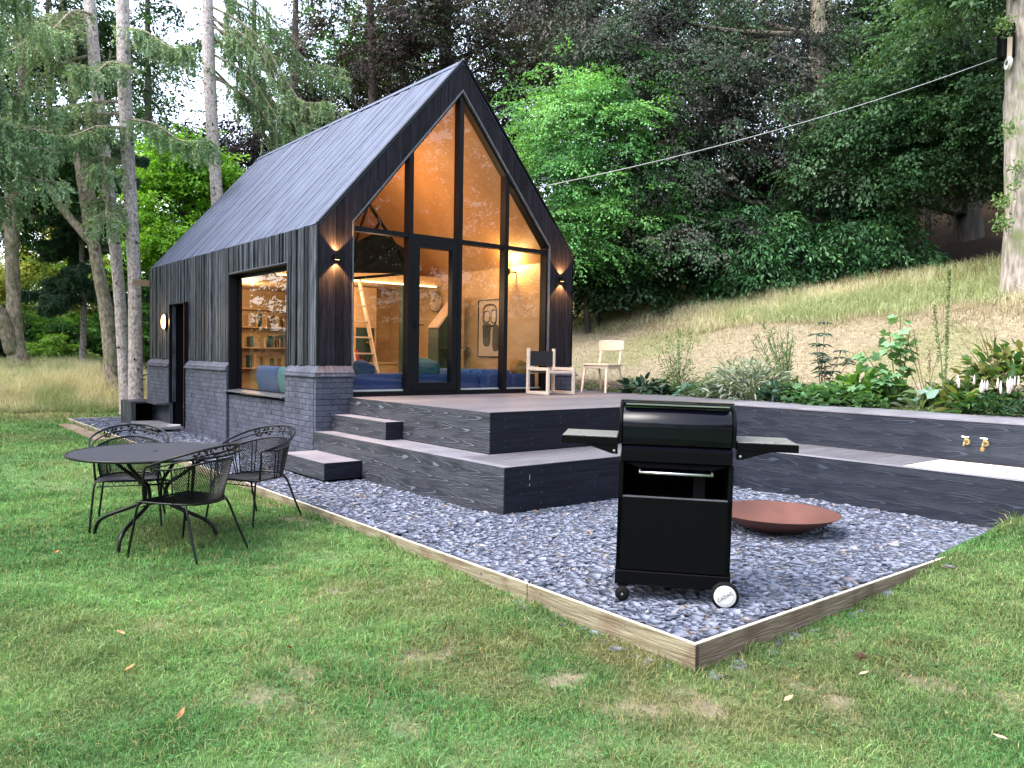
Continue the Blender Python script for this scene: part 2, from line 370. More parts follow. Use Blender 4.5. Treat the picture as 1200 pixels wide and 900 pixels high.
def lawncol(X,Y):
    g=mixc(G1,G2,sstep(.35,.65,fbm(X*1.1,Y*1.1)))
    dry=sstep(.50,.70,fbm(X*.8+11,Y*.8+5))*.32+.62*np.exp(-(((X+1.75)/1.15)**2+((Y+6.5)/1.35)**2))*sstep(.36,.60,fbm(X*2.2+1,Y*2.2+6))
    return mixc(g,STRAW*.75,np.clip(dry,0,.8))
def axis(a,b,s,far,n):
    core=np.arange(a,b+s,s); k=np.linspace(0,1,n)[1:]**2.2
    return np.concatenate([(a-k*far)[::-1],core,b+k*far])
gx=axis(-8,18,.14,260,26); gy=axis(-10.5,20,.14,260,26)
GX,GY=np.meshgrid(gx,gy); H=ground(GX,GY)
inner=inbed(GX,GY,-.05)
H=np.where(inner,-.35,H)
bankmask=sstep(4.9,5.6,GX)
c=mixc(lawncol(GX,GY)*.5,SOILC*.8,bare(GX,GY)*.9)
hay=mixc(HAY,HAY*np.array([.82,.9,.75]),sstep(.45,.6,fbm(GX*.5,GY*.5)))
hay=mixc(hay,np.array([.12,.17,.05]),.45*sstep(.5,.66,fbm(GX*.35+3,GY*.9+1))*(1-sstep(6,9,GX)))
soil=np.array([.075,.05,.035])
bc=mixc(np.broadcast_to(soil,hay.shape),hay,sstep(6.2,7.2,GX+.5*(fbm(GX*2,GY*2)-.5)))
wood=np.array([.030,.018,.010])
bc=mixc(bc,np.broadcast_to(wood,hay.shape),sstep(14.2,15.2,GX))
wg=sstep(4.9,5.1,GX)
wg=wg*sstep(-9.8,-8.6,GY)
c=mixc(c,bc,wg)
bk=sstep(9.6,10.6,GY)*(1-sstep(5,6.5,GX))
c=mixc(c,np.broadcast_to(np.array([.22,.19,.09]),c.shape),bk)
c=mixc(c,np.broadcast_to(np.array([.03,.035,.015]),c.shape),sstep(14.5,17,GY)*(1-sstep(6,14,GX)))
nx,ny=len(gx),len(gy)
idx=np.arange(nx*ny).reshape(ny,nx)
F=np.stack([idx[:-1,:-1],idx[:-1,1:],idx[1:,1:],idx[1:,:-1]],-1).reshape(-1,4)
struct(np_obj('ground',np.stack([GX,GY,H],-1),F,M['terrain'],None,c.reshape(-1,3),smooth=True))

# slate bed ground sheet
mb=MB(); mb.box(BX0+.02,BX1,BY0+.02,BY1-.02,-.34,-.03); struct(mb.build('gravel_bed',M['slate_bed']))

# ------------------------------------------------------------------ slate chippings (stuff)
def chips(P, smin, smax, name):
    n=len(P); K=6
    ang=np.sort(RNG.random((n,K))*.95+np.arange(K)*1.0,axis=1)*2*math.pi/K
    size=smin+(smax-smin)*RNG.random((n,1))**1.8; asp=.38+.5*RNG.random((n,1))
    rr=size*(.7+.5*RNG.random((n,K)))
    x=np.cos(ang)*rr; y=np.sin(ang)*rr*asp; th=.002+.004*RNG.random((n,1))
    top=np.stack([x*.97,y*.97,np.broadcast_to(th,x.shape)],-1); bot=np.stack([x,y,np.broadcast_to(-th,x.shape)],-1)
    V=np.concatenate([top,bot],1)                      # n,12,3
    a=RNG.random(n)*2*math.pi; tl=RNG.normal(0,.11,(n,2))
    ca,sa=np.cos(a),np.sin(a); Z=np.zeros(n);O=np.ones(n)
    Rz=np.stack([ca,-sa,Z,sa,ca,Z,Z,Z,O],-1).reshape(n,3,3)
    cx,sx=np.cos(tl[:,0]),np.sin(tl[:,0]); cy,sy=np.cos(tl[:,1]),np.sin(tl[:,1])
    Rx=np.stack([O,Z,Z,Z,cx,-sx,Z,sx,cx],-1).reshape(n,3,3); Ry=np.stack([cy,Z,sy,Z,O,Z,-sy,Z,cy],-1).reshape(n,3,3)
    V=np.einsum('nij,nkj->nki',Rx@Ry@Rz,V)+P[:,None,:]
    b=np.arange(n)[:,None]*12
    sides=np.stack([np.array([[i,(i+1)%6,6+(i+1)%6,6+i] for i in range(6)])],0)
    Fs=(b[:,:,None]+sides.reshape(1,6,4)).reshape(-1,4)
    t1=(b+np.array([0,1,2,3])).reshape(-1,4); t2=(b+np.array([0,3,4,5])).reshape(-1,4)
    shade=.75+.5*RNG.random(n); base=np.stack([.185*shade,.204*shade,.268*shade],-1)
    k=RNG.random(n); base[k<.012]=np.array([.26,.20,.16]); base[(k>.012)&(k<.018)]=np.array([.38,.37,.36]); base[(k>.035)&(k<.10)]*=np.array([1.25,1.05,.85])
    return np_obj(name,V,np.concatenate([t1,t2,Fs]),M['slate'],None,np.repeat(base,12,0))
def scatter(x0,x1,y0,y1,d,z0,z1):
    n=int((x1-x0)*(y1-y0)*d); P=RNG.random((n,3)); P[:,0]=x0+(x1-x0)*P[:,0]; P[:,1]=y0+(y1-y0)*P[:,1]; P[:,2]=z0+(z1-z0)*P[:,2]; return P
Pn=np.concatenate([scatter(BX0+.035,BX1-.02,BY0+.035,-3.95,2600,-.032,.006), scatter(BX0+.035,-.10,-3.95,1.0,2100,-.03,.004), scatter(BX0+.035,-.05,1.0,BY1-.03,1100,-.03,.002)])
Pn=Pn[~((Pn[:,0]>-.1)&(Pn[:,1]>-4.03))]
# heap slightly against the deck fronts
sp_=scatter(BX0-.16,1.6,BY0-.14,BY0-.03,170,0,.012); sp2=scatter(BX0-.12,BX0-.02,-7.3,-5.4,110,0,.012)
sp_=np.concatenate([sp_[RNG.random(len(sp_))<np.exp(-np.abs(sp_[:,0]+.6)/.9)],sp2]); sp_[:,2]+=ground(sp_[:,0],sp_[:,1])
Pn[:,2]+=.02*np.exp(-((Pn[:,1]+4.06)/.25)**2)+.018*(fbm(Pn[:,0]*1.5,Pn[:,1]*1.5)-.5)
Pn=np.concatenate([Pn,sp_])
ch=chips(Pn,.018,.068,'slate_chippings'); ch['kind']='stuff'; tag(ch,'blue-grey slate chippings filling the bed around the cabin and decks','gravel')

# ------------------------------------------------------------------ timber edging
ed=empty('timber_edging',(BX0,BY0,0),0,'weathered timber board edging holding back the slate chippings beside the lawn','edging')
def eb(name,x0,x1,y0,y1,mt,z0=-.24,z1=.0):
    mb=MB(); mb.box(x0-BX0,x1-BX0,y0-BY0,y1-BY0,z0,z1); o=mb.build(name,mt,ed,bevel=.002)
    t=MB(); t.box(x0-BX0+.001,x1-BX0-.001,y0-BY0+.001,y1-BY0-.001,z1+.0008,z1+.0045); t.build('cut_edge',M['edge_top'],o)
    return o
ys=[BY0,-5.85,-2.75,.3,3.4,6.5,BY1]
for i in range(6):
    eb('edging_board',BX0-.013-(.004 if i%2 else 0),BX0+.012-(.004 if i%2 else 0),ys[i]+(.002 if i else -.024),ys[i+1]-.002,M['edging'],z1=.002 if i%2 else 0)
eb('edging_board',BX0+.014,1.25,BY0-.025,BY0,M['edging_b'])
eb('edging_board',1.254,3.24,BY0-.022,BY0+.003,M['edging'],z1=-.002)
eb('edging_board',BX0+.014,-.1,BY1,BY1+.025,M['edging'])
mb=MB(); mb.box(-.0135,.0135,-.0265,-.0255,-.24,-.006); mb.build('corner_end_grain',M['bark_dark'],ed)
mb=MB(); mb.box(-1.62-BX0,-1.36-BX0,5.2-BY0,8.6-BY0,-.14,-.045)
mb.build('spare_board',M['edging_b'],ed,bevel=.006)

# ------------------------------------------------------------------ grass
def blades(P, Lh, Wd, col, name, lean=.45, mat=None, bend=.4):
    n=len(P); a=RNG.random(n)*2*math.pi; la=RNG.random(n)*2*math.pi; ln=np.abs(RNG.normal(0,lean,n))
    side=np.stack([np.cos(a),np.sin(a),np.zeros(n)],-1)*Wd[:,None]/2
    ld=np.stack([np.cos(la),np.sin(la),np.zeros(n)],-1)
    mid=P+np.stack([np.zeros(n),np.zeros(n),Lh*.55],-1)+ld*(Lh*ln*.4)[:,None]
    tip=P+np.stack([np.zeros(n),np.zeros(n),Lh*np.clip(1-.35*ln,.3,1)],-1)+ld*(Lh*ln*(1+bend))[:,None]
    V=np.stack([P-side,P+side,mid+side*.75,mid-side*.75,tip],1)
    b=np.arange(n)[:,None]*5
    q=(b+np.array([0,1,2,3])); tr=(b+np.array([3,2,4,4]))
    # quads then degenerate-free triangles: store all as quads by splitting tip
    V=np.concatenate([V,(tip+side*.08)[:,None,:]],1); b=np.arange(n)[:,None]*6
    Fq=np.concatenate([(b+np.array([0,1,2,3])),(b+np.array([3,2,5,4]))])
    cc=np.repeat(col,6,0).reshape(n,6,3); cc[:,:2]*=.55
    return np_obj(name,V,Fq,mat or M['grass'],None,cc.reshape(-1,3))
def sector(r0,r1,n,a0=-52,a1=50):
    r=np.sqrt(r0*r0+(r1*r1-r0*r0)*RNG.random(n)); a=YAW+R(a0)+R(a1-a0)*RNG.random(n)
    return CAM.x+r*np.sin(a), CAM.y+r*np.cos(a), r
XS=[];YS=[];RS=[]
for r0,r1,n in ((1.6,3.2,60000),(3.2,6,300000),(6,10,270000),(10,22,230000)):
    x,y,r=sector(r0,r1,n); XS.append(x);YS.append(y);RS.append(r)
X=np.concatenate(XS);Y=np.concatenate(YS);r=np.concatenate(RS)
keep=~inbed(X,Y,.015)&(X<9)&(Y<10.6+.8*(fbm(X*1.2,Y*.1)-.5))&~((X>4.4)&(Y>-9))
keep&=~((X>-1.63)&(X<-1.35)&(Y>5.2)&(Y<8.6))
b=bare(X,Y); keep&=RNG.random(len(X))>b*.85
# the lawn also has a mown density pattern
X,Y,r,b=X[keep],Y[keep],r[keep],b[keep]
tall=sstep(.5,.7,fbm(X*2.2+3,Y*2.2+8))
edge=np.exp(-np.clip(BX0-X,0,9)/.06)*(Y>BY0)*(X<BX0)+np.exp(-np.clip(BY0-Y,0,9)/.07)*(X>BX0-.05)*(X<3.3)*(Y<BY0)
L_=(.018+.018*RNG.random(len(X)))*(1+.9*tall)*(1+1.1*edge*RNG.random(len(X)))
W_=np.clip(.0016+.0007*r,.0028,.014)*(.7+.6*RNG.random(len(X)))
L_*=(1+.035*r)*(.6+.8*fbm(X*6+3,Y*6,2))
col=lawncol(X,Y)*(.5+.95*RNG.random((len(X),1))**1.2)*(.70+.66*fbm(X*5+1,Y*5+2,3))[:,None]
dryb=RNG.random(len(X))<.10+.45*b; col[dryb]=STRAW*(.7+.6*RNG.random((dryb.sum(),1)))
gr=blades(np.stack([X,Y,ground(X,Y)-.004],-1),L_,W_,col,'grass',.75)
tag(gr,'short mown green lawn grass with worn straw patches','grass',kind='stuff')
n=26000; x,y,rr=sector(2.2,8.5,n); k=~inbed(x,y,.04)&(fbm(x*2.2+3,y*2.2+8)>.53)&~((x>4.3)); x,y=x[k],y[k]
CLOV=(x,y)
# ------------------------------------------------------------------ long grass: back mound and bank
n=150000
x=RNG.random(n)*12-8; y=9.7+RNG.random(n)*7.5
k=(y>10.2+.9*(fbm(x*1.2,y*.1)-.5))&(x<3.6)
x,y=x[k],y[k]
hgt=.16+.60*fbm(x*1.3,y*1.3)*sstep(10.2,11.6,y)
colr=mixc(np.array([.74,.68,.48]),np.array([.40,.46,.23]),sstep(.46,.62,fbm(x*.9+2,y*.9))*.8+.0)*(.7+.6*RNG.random((len(x),1)))
colr=mixc(colr,np.array([.09,.20,.03])*(.7+.6*RNG.random((len(x),1))),(1-sstep(10.0,11.0,y))*.75)
lg=blades(np.stack([x,y,ground(x,y)-.02],-1),hgt*(.5+.7*RNG.random(len(x))),.007+.008*RNG.random(len(x)),colr,'long_grass',.42,bend=.8)
tag(lg,'long dry straw-coloured meadow grass behind the cabin below the trees','grass',kind='stuff')
n=260000
x=5.6+RNG.random(n)*10.2; y=-9+RNG.random(n)*24
st=sstep(10.6,12.4,x+3.0*(fbm(x*.5,y*.5)-.5)+ .05*y+.8*RNG.random(n))
low=1-st
k=RNG.random(n)<(.75*low*sstep(5.8,7.2,x)+.95*st)
k&=~((x<6.4))
x,y,st=x[k],y[k],st[k]
hgt=.035+.035*RNG.random(len(x))+st*(.10+.36*fbm(x*1.1,y*1.1))
g1=np.array([.62,.57,.39]); g2=np.array([.40,.45,.24])
colr=mixc(g1,g2,sstep(.42,.6,fbm(x*.6+7,y*.6)))
colr=np.where((st<.5)[:,None],mixc(HAY*1.5,np.array([.30,.33,.14]),.65*sstep(.45,.62,fbm(x*.5,y*.5))),colr)*(.65+.7*RNG.random((len(x),1)))
rust=(RNG.random(len(x))<.25*sstep(13.2,14.4,x)); colr[rust]=np.array([.22,.12,.06])
bgz=blades(np.stack([x,y,ground(x,y)-.02],-1),hgt*(.5+.8*RNG.random(len(x))),.008+.010*RNG.random(len(x)),colr,'bank_grass',.5,bend=.8)
tag(bgz,'pale seeding grass and mown hay covering the bank below the hedge','grass',kind='stuff')

# fallen leaves on the lawn
LV=[((671,322),(.4,.15,.05),'orange curled leaf lying on the lawn in front of the patio table'),((283,295),(.5,.25,.1),'tan fallen leaf on the lawn left of the brown patch')]
spots=[((339,762),(.42,.16,.05),'bright orange curled leaf lying in the middle of the front lawn'),
       ((142,747),(.48,.26,.12),'pinkish tan leaf pair on the lawn below the patio table'),
       ((152,790),(.45,.22,.08),'brown twisted leaf on the lawn nearest the left edge'),
       ((212,843),(.40,.18,.07),'orange-brown leaf low in the lawn towards the bottom edge'),
       ((66,652),(.42,.2,.06),'small rusty leaf on the lawn beside the table feet'),
       ((1008,762),(.14,.08,.04),'dark brown dead leaf on the lawn right of the edging corner'),
       ((1012,782),(.45,.30,.2),'pale pink leaf on the lawn just below the dark pine cone'),
       ((924,810),(.5,.36,.2),'pale yellow leaf on the lawn below the slate corner'),
       ((1174,858),(.5,.38,.26),'cream leaf on the lawn near the bottom right corner')]
for (px,py),cc,lb in spots:
    dr=at(px,py,1)-CAM; t=(-.07-CAM.z)/dr.z; p=CAM+t*dr; z=float(ground(p.x,p.y))
    if px==1008:
        mb=MB()
        for k in range(60):
            a=k*2.4; u=k/60; r_=.021*math.sin(math.pi*(.12+.8*u)); c_=Vector((-.03+.06*u,r_*math.cos(a),r_*math.sin(a))); q=Vector((.25,math.cos(a),math.sin(a)))*.011; w_=Vector((0,-math.sin(a),math.cos(a)))*.006; n_=len(mb.v); mb.v+=[tuple(c_*1-w_),tuple(c_+q),tuple(c_+w_),tuple(c_*.5)]; mb.f+=[(n_,n_+1,n_+2),(n_,n_+2,n_+3)]
        o=mb.build('pine_cone',pbr('cone_scale',cc,(.05,.03,.02),scale=60,rough=.8)); o.location=(p.x,p.y,z+.035); o.rotation_euler=(0,.1,.8); tag(o,'dark open pine cone lying on the lawn right of the edging corner','pine cone'); continue
    mb=MB(); s=.026; mb.v=[(-s,0,0),(-.3*s,-.45*s,.006),(.5*s,-.4*s,.012),(1.1*s,0,.022),(.5*s,.42*s,.016),(-.3*s,.45*s,.012),(0,0,.002)]
    mb.f=[(0,1,6),(1,2,6),(2,3,6),(3,4,6),(4,5,6),(5,0,6)]
    o=mb.build('fallen_leaf',pbr('dry_leaf',cc,tuple(v*.7 for v in cc),scale=40,rough=.7)); o.location=(p.x,p.y,z+.035); o.rotation_euler=(random.uniform(-.3,.3),random.uniform(-.3,.3),random.uniform(0,6))
    tag(o,lb,'leaf','fallen leaves scattered on the lawn')
# ------------------------------------------------------------------ the cabin
W_,L_C,ZE,ZR,ZC,ZB=4.576,7.94,3.18,5.842,1.325,1.174
A_=.488; ZI=3.297; ZIA=5.448; MX=W_/2
house=empty('cabin',(0,0,0),0,'black timber-clad gabled cabin on a painted brick plinth with a fully glazed lit end wall','cabin')
def roofz(x): return ZE+(ZR-ZE)*(1-abs(x-MX)/MX)
def innz(x): return ZI+(ZIA-ZI)*(1-abs(x-MX)/(MX-A_))
# left wall cladding: separate boards of uneven width and depth
mb=MB(); y=0.0
holes=[(.93,3.25,2.757),(5.42,6.33,2.385)]
while y<L_C-.02:
    wd=random.choice([.038,.045,.055,.07,.09]); wd=min(wd,L_C-y)
    pr=random.choice([0,.010,.018,.028]); zb=ZC-.0
    for h0,h1,hz in holes:
        if y+wd/2>h0 and y+wd/2<h1: zb=hz
    if 6.33<=y+wd/2<=6.47: zb=.5
    if .92<=y+wd/2<.935 or 3.25<y+wd/2<3.28: zb=.87
    mb.box(-.004-pr,.028,y+.003,y+wd-.006,zb+.001,ZE+.012+random.uniform(-.003,.003)); y+=wd
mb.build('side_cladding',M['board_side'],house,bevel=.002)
# structural left/right/rear walls (with openings in the left one)
mb=MB()
X0,X1=.03,.17
for (ya,yb,za,zb) in ((.0,.93,.02,3.17),(.93,3.25,.02,.80),(.93,3.25,2.76,3.17),(3.25,5.42,.02,3.17),(5.42,6.33,2.39,3.17),(6.33,L_C,.02,3.17)):
    mb.box(X0,X1,ya+.001+(.03 if ya==0 else 0),yb-.001,za,zb)
mb.build('wall_core',M['black_metal'],house)
mb=MB(); y=0
while y<L_C-.02:
    wd=min(random.choice([.07,.1,.13]),L_C-y); mb.box(W_-.028,W_+.004+random.choice([0,.01,.018]),y+.002,y+wd-.004,ZC,ZE+.01); y+=wd
mb.build('far_side_cladding',M['board_side'],house,bevel=.002)
mb=MB(); mb.box(W_-.17,W_-.03,.03,L_C-.03,.02,3.17); mb.build('far_wall_core',M['black_metal'],house)
mb=MB(); x=.03
while x<W_-.03:
    wd=min(.11,W_-.03-x); xa,xb=x+.003,x+wd-.003
    mb.v+= [(xa,L_C-.02,.02),(xb,L_C-.02,.02),(xb,L_C-.02,roofz(xb)-.03),(xa,L_C-.02,roofz(xa)-.03),(xa,L_C,.02),(xb,L_C,.02),(xb,L_C,roofz(xb)-.03),(xa,L_C,roofz(xa)-.03)]
    n=len(mb.v)-8; mb.f+=[(n,n+1,n+2,n+3),(n+7,n+6,n+5,n+4),(n,n+3,n+7,n+4),(n+1,n+5,n+6,n+2)]; x+=wd
mb.box(.03,W_-.03,L_C-.10,L_C-.03,.02,3.1)
mb.build('rear_cladding',M['board_side'],house)
# front cladding
mb=MB()
def vboard(xa,xb,zlo,zhi,pr,y0=0.0,y1=.028):
    n=len(mb.v); mb.v+=[(xa,y0-pr,zlo(xa)),(xb,y0-pr,zlo(xb)),(xb,y0-pr,zhi(xb)),(xa,y0-pr,zhi(xa)),(xa,y1,zlo(xa)),(xb,y1,zlo(xb)),(xb,y1,zhi(xb)),(xa,y1,zhi(xa))]
    mb.f+=[(n,n+1,n+2,n+3),(n+7,n+6,n+5,n+4),(n,n+3,n+7,n+4),(n+1,n+5,n+6,n+2),(n+3,n+2,n+6,n+7),(n,n+4,n+5,n+1)]
cuts=[.0,.115,.245,.365,A_]; x=A_
while x<MX-.06: x+=.1285; cuts.append(min(x,MX))
cuts[-1]=MX
for i in range(len(cuts)-1):
    xa,xb=cuts[i],cuts[i+1]
    if xb<=A_+.001: lo=lambda x:ZC
    else: lo=innz
    pr=random.choice([0,.003,.006])
    vboard(xa+.002,xb-.002,lo,lambda x:roofz(x)-.012,pr)
    vboard(W_-xb+.002,W_-xa-.002,lo,lambda x:roofz(x)-.012,pr)
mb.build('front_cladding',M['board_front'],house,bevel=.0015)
# core behind the front cladding
mb=MB()
for s in (0,1):
    f=(lambda x:x) if s==0 else (lambda x:W_-x)
    P=[(f(.03),.02),(f(A_-.002),.02),(f(A_-.002),ZI+.002),(f(MX),ZIA+.002),(f(MX),ZR-.05),(f(.03),ZE-.02)]
    mb.prism([(p[0],p[1]) for p in P],1,.03,.24)
mb.build('gable_core',M['black_metal'],house)
# opening trim (thin metal L) and corner trim
mb=MB()
def bar(p,q,w,y0,y1):
    p=Vector((p[0],0,p[1]));q=Vector((q[0],0,q[1]));d=(q-p).normalized();nn=Vector((-d.z,0,d.x))*w
    n=len(mb.v)
    for yy in (y0,y1):
        for a in (p,q,q+nn,p+nn): mb.v.append((a.x,yy,a.z))
    mb.f+=[(n,n+1,n+2,n+3),(n+7,n+6,n+5,n+4),(n,n+4,n+5,n+1),(n+1,n+5,n+6,n+2),(n+2,n+6,n+7,n+3),(n+3,n+7,n+4,n)]
bar((A_,.905),(A_,ZI),-.018,-.014,.03); bar((A_,ZI),(MX,ZIA),-.022,-.016,.03)
bar((MX,ZIA),(W_-A_,ZI),-.018,-.014,.03); bar((W_-A_,ZI),(W_-A_,.905),-.018,-.014,.03)
mb.build('opening_trim',M['grey_metal'],house)
mb=MB()
bar((-.012,ZE+.02),(MX,ZR+.025),.02,-.03,.05); bar((MX,ZR+.025),(W_+.012,ZE+.02),.02,-.03,.05)
mb.box(-.03,-.004,-.03,-.009,ZC,ZE+.01)
mb.box(W_+.004,W_+.025,-.03,-.009,ZC,ZE+.01)
mb.build('verge_trim',M['black_metal'],house)
# roof
for side in (0,1):
    mb=MB(); sx=1 if side==0 else -1; ox=0 if side==0 else W_
    e=Vector((ox,0,ZE+.0)); r=Vector((MX,0,ZR)); d=(r-e); ln=d.length; d.normalize(); nrm=Vector((-d.z*sx,0,abs(d.x))); nrm.normalize()
    y=.012
    while y<L_C:
        wd=min(random.choice([.05,.075,.1,.13]),L_C-y); hh=random.choice([.012,.014,.016,.019,.024]) 
        n=len(mb.v)
        for hgt in (-.02,hh):
            for (s_,yy) in ((.02,y+.001),(ln-.0,y+.001),(ln-.0,y+wd-.003),(.02,y+wd-.003)):
                p=e+d*s_+nrm*hgt; mb.v.append((p.x,yy,p.z))
        mb.f+=[(n,n+1,n+2,n+3),(n+7,n+6,n+5,n+4),(n,n+4,n+5,n+1),(n+1,n+5,n+6,n+2),(n+2,n+6,n+7,n+3),(n+3,n+7,n+4,n)]; y+=wd
    ro=mb.build('roof',M['board_roof'],house,bevel=.0015)
    if side==0: ro['label']='ribbed blue-grey board roof slope facing the lawn'
    c=MB(); n=0
    for (s_,yy) in ((.03,.03),(ln,.03),(ln,L_C-.02),(.03,L_C-.02)):
        p=e+d*s_+nrm*-.022; c.v.append((p.x,yy,p.z))
    for (s_,yy) in ((.03,.03),(ln,.03),(ln,L_C-.02),(.03,L_C-.02)):
        p=e+d*s_+nrm*-.10; c.v.append((p.x,yy,p.z))
    c.f=[(0,1,2,3),(7,6,5,4),(0,4,5,1),(1,5,6,2),(2,6,7,3),(3,7,4,0)]
    c.build('roof_deck',M['black_metal'],ro)
mb=MB(); mb.prism([(MX-.07,ZR-.035),(MX,ZR+.045),(MX+.07,ZR-.035)],1,.0,L_C); mb.build('ridge_cap',M['board_roof'],house)
# brick plinth
bk=MB(); mo=MB()
def bricks(p,dv,nv,length,z0,z1,off=0):
    """p start at wall face, dv along, nv outwards"""
    row=0; z=z0; hgt=(z1-z0)/round((z1-z0)/.075)
    while z<z1-.01:
        s=-(.1125 if row%2 else 0)
        while s<length-.004:
            a=max(s,0)+.004; b=min(s+.225,length)-.004
            if b-a>.02:
                q=random.uniform(-.003,.003)
                x0=p[0]+dv[0]*a; x1=p[0]+dv[0]*b; y0=p[1]+dv[1]*a; y1=p[1]+dv[1]*b
                ix,iy=-nv[0]*.05,-nv[1]*.05; ox_,oy_=nv[0]*q,nv[1]*q
                bk.box(min(x0,x1)+min(ix,ox_),max(x0,x1)+max(ix,ox_),min(y0,y1)+min(iy,oy_),max(y0,y1)+max(iy,oy_),z+.005,z+hgt-.005)
            s+=.225
        z+=hgt; row+=1
P_=-.068
def brick_sec(runs,cores):
    global bk
    bk=MB()
    for r_ in runs: bricks(*r_)
    o=bk.build('brick_plinth',M['brick'],house,bevel=.003)
    mo=MB()
    for c_ in cores: mo.box(*c_)
    mo.build('mortar_bed',M['mortar'],o)
def sideb(ya,yb,z1,fx): return ((fx,ya),(0,1),(-1,0),yb-ya,-.10,z1),(fx+.007,.029,ya+.006,yb-.006,-.2,z1-.003)
a_,b_=sideb(P_+.06,.92,ZB,P_)
brick_sec([a_,((P_,P_),(1,0),(0,-1),A_-P_,-.10,ZB)],[b_,(P_+.009,A_-.006,P_+.007,.029,-.2,ZB-.003)])
for q in ((.925,3.25,.80,-.025),(3.255,5.40,ZB,P_),(6.47,L_C+.03,ZB,P_)):
    a_,b_=sideb(*q); brick_sec([a_],[b_])
brick_sec([((W_-A_,P_),(1,0),(0,-1),A_-P_,.86,ZB),((W_-P_,P_+.05),(0,1),(1,0),3,.80,ZB)],[(W_-A_+.006,W_+.06,P_+.007,.029,.5,ZB-.003),(W_+.0,W_-P_-.007,P_+.06,L_C,.3,ZB-.003)])
# cant-brick capping
mb=MB()
prof=[(-.032,ZB),(-.032,ZB+.026),(-.012,ZB+.032),(-.012,ZB+.062),(.068,ZC),(.09,ZC),(.09,ZB)]
def cap_y(ya,yb,x0,sgn=1):
    y=ya
    while y<yb-.01:
        ye=min(y+.072,yb); j=random.uniform(-.0015,.0015)
        mb.prism([(x0+sgn*q[0],q[1]+j) for q in prof],1,y+.002,ye-.002); y=ye
def cap_x(xa,xb):
    x=xa
    while x<xb-.01:
        xe=min(x+.072,xb); j=random.uniform(-.0015,.0015)
        mb.prism([(P_+q[0],q[1]+j) for q in prof],0,x+.002,xe-.002); x=xe
cap_y(3.255,5.40,P_); mb.build('plinth_capping',M['brick'],house,bevel=.002)
mb=MB(); cap_y(6.47,L_C,P_); mb.build('plinth_capping',M['brick'],house,bevel=.002)
for sx,bx in ((1,P_),(-1,W_-P_)):
    mb=MB()
    if sx>0: cap_y(.0,.92,P_); cap_x(.0,A_+.012)
    else: cap_x(W_-A_-.012,W_); cap_y(0,L_C,W_-P_,-1)
    n=len(mb.v); o=bx-sx*.032; q=bx-sx*.012; o2=P_-.032; q2=P_-.012; e=bx+sx*.068
    for (a,b,z) in ((o,o2,ZB),(e,o2,ZB),(e,.0,ZB),(o,0,ZB),(o,o2,ZB+.026),(e,o2,ZB+.026),(e,0,ZB+.026),(o,0,ZB+.026)): mb.v.append((a,b,z))
    mb.f+=[tuple(n+i for i in f) for f in ((0,3,2,1),(4,5,6,7),(0,1,5,4),(2,3,7,6),(3,0,4,7),(1,2,6,5))]
    n=len(mb.v)
    for (a,b,z) in ((q,q2,ZB+.027),(e,q2,ZB+.027),(e,0,ZB+.027),(q,0,ZB+.027),(q,q2,ZB+.062),(e,q2,ZB+.062),(e,0,ZC),(q,0,ZB+.062)): mb.v.append((a,b,z))
    mb.f+=[tuple(n+i for i in f) for f in ((0,3,2,1),(0,1,5,4),(3,0,4,7),(1,2,6,5),(2,3,7,6),(4,5,6),(4,6,7))]
    mb.build('plinth_capping',M['brick'],house,bevel=.002)

# gable glazing
win=empty('gable_window'); win.parent=house
mb=MB(); GY0,GY1=.03,.165; TZ=3.20
m1,m2,m3=(1.40,1.475),(2.27,2.345),(3.165,3.24)
for a,b in (m1,m2,m3):
    n=len(mb.v); zt=lambda x:innz(x)-.035
    mb.v+=[(a,GY0,.905),(b,GY0,.905),(b,GY0,zt(b)),(a,GY0,zt(a)),(a,GY1,.905),(b,GY1,.905),(b,GY1,zt(b)),(a,GY1,zt(a))]
    mb.f+=[tuple(n+i for i in f) for f in ((0,1,2,3),(7,6,5,4),(0,3,7,4),(1,5,6,2),(3,2,6,7),(0,4,5,1))]
for a,b in ((A_+.04,m1[0]),(m1[1],m2[0]),(m2[1],m3[0]),(m3[1],W_-A_-.04)):
    mb.box(a+.001,b-.001,GY0+.012,GY1-.004,TZ-.03,TZ+.035)
    mb.box(a+.001,b-.001,GY0+.012,GY1-.004,.907,.962)
bar((A_+.002,.905),(A_+.002,ZI-.0),-.045,GY0+.003,GY1); bar((A_+.002,ZI),(MX,ZIA-.004),-.05,GY0+.003,GY1)
bar((MX,ZIA-.004),(W_-A_-.002,ZI),-.05,GY0+.003,GY1); bar((W_-A_-.002,ZI),(W_-A_-.002,.905),-.045,GY0+.003,GY1)
mb.build('frame',M['black_metal'],win)
GY=.12
def pane(name,pts,par,y=GY,mt='glass'):
    m_=MB(); m_.poly([(p[0],y,p[1]) for p in pts]); return m_.build(name,M[mt],par)
iz=lambda x:innz(x)-.05
bays=[(A_+.04,m1[0]),(m1[1],m2[0]),(m2[1],m3[0]),(m3[1],W_-A_-.04)]
for i,(a,b) in enumerate(bays):
    pane('upper_pane',[(a,TZ+.035),(b,TZ+.035),(b,iz(b)),(a,iz(a))],win)
    if i!=1: pane('pane',[(a,.962),(b,.962),(b,TZ-.03),(a,TZ-.03)],win)
# pale inner bead along the sill
mb=MB()
for i,(a,b) in enumerate(bays):
    if i!=1:
        mb=MB(); mb.box(a+.002,b-.002,GY+.02,GY1+.03,.964,.984)
        if i==0: mb.box(A_+.045,A_+.062,GY+.02,GY1,.984,1.2)
        mb.build('sill_bead',M['white_paint'],win)
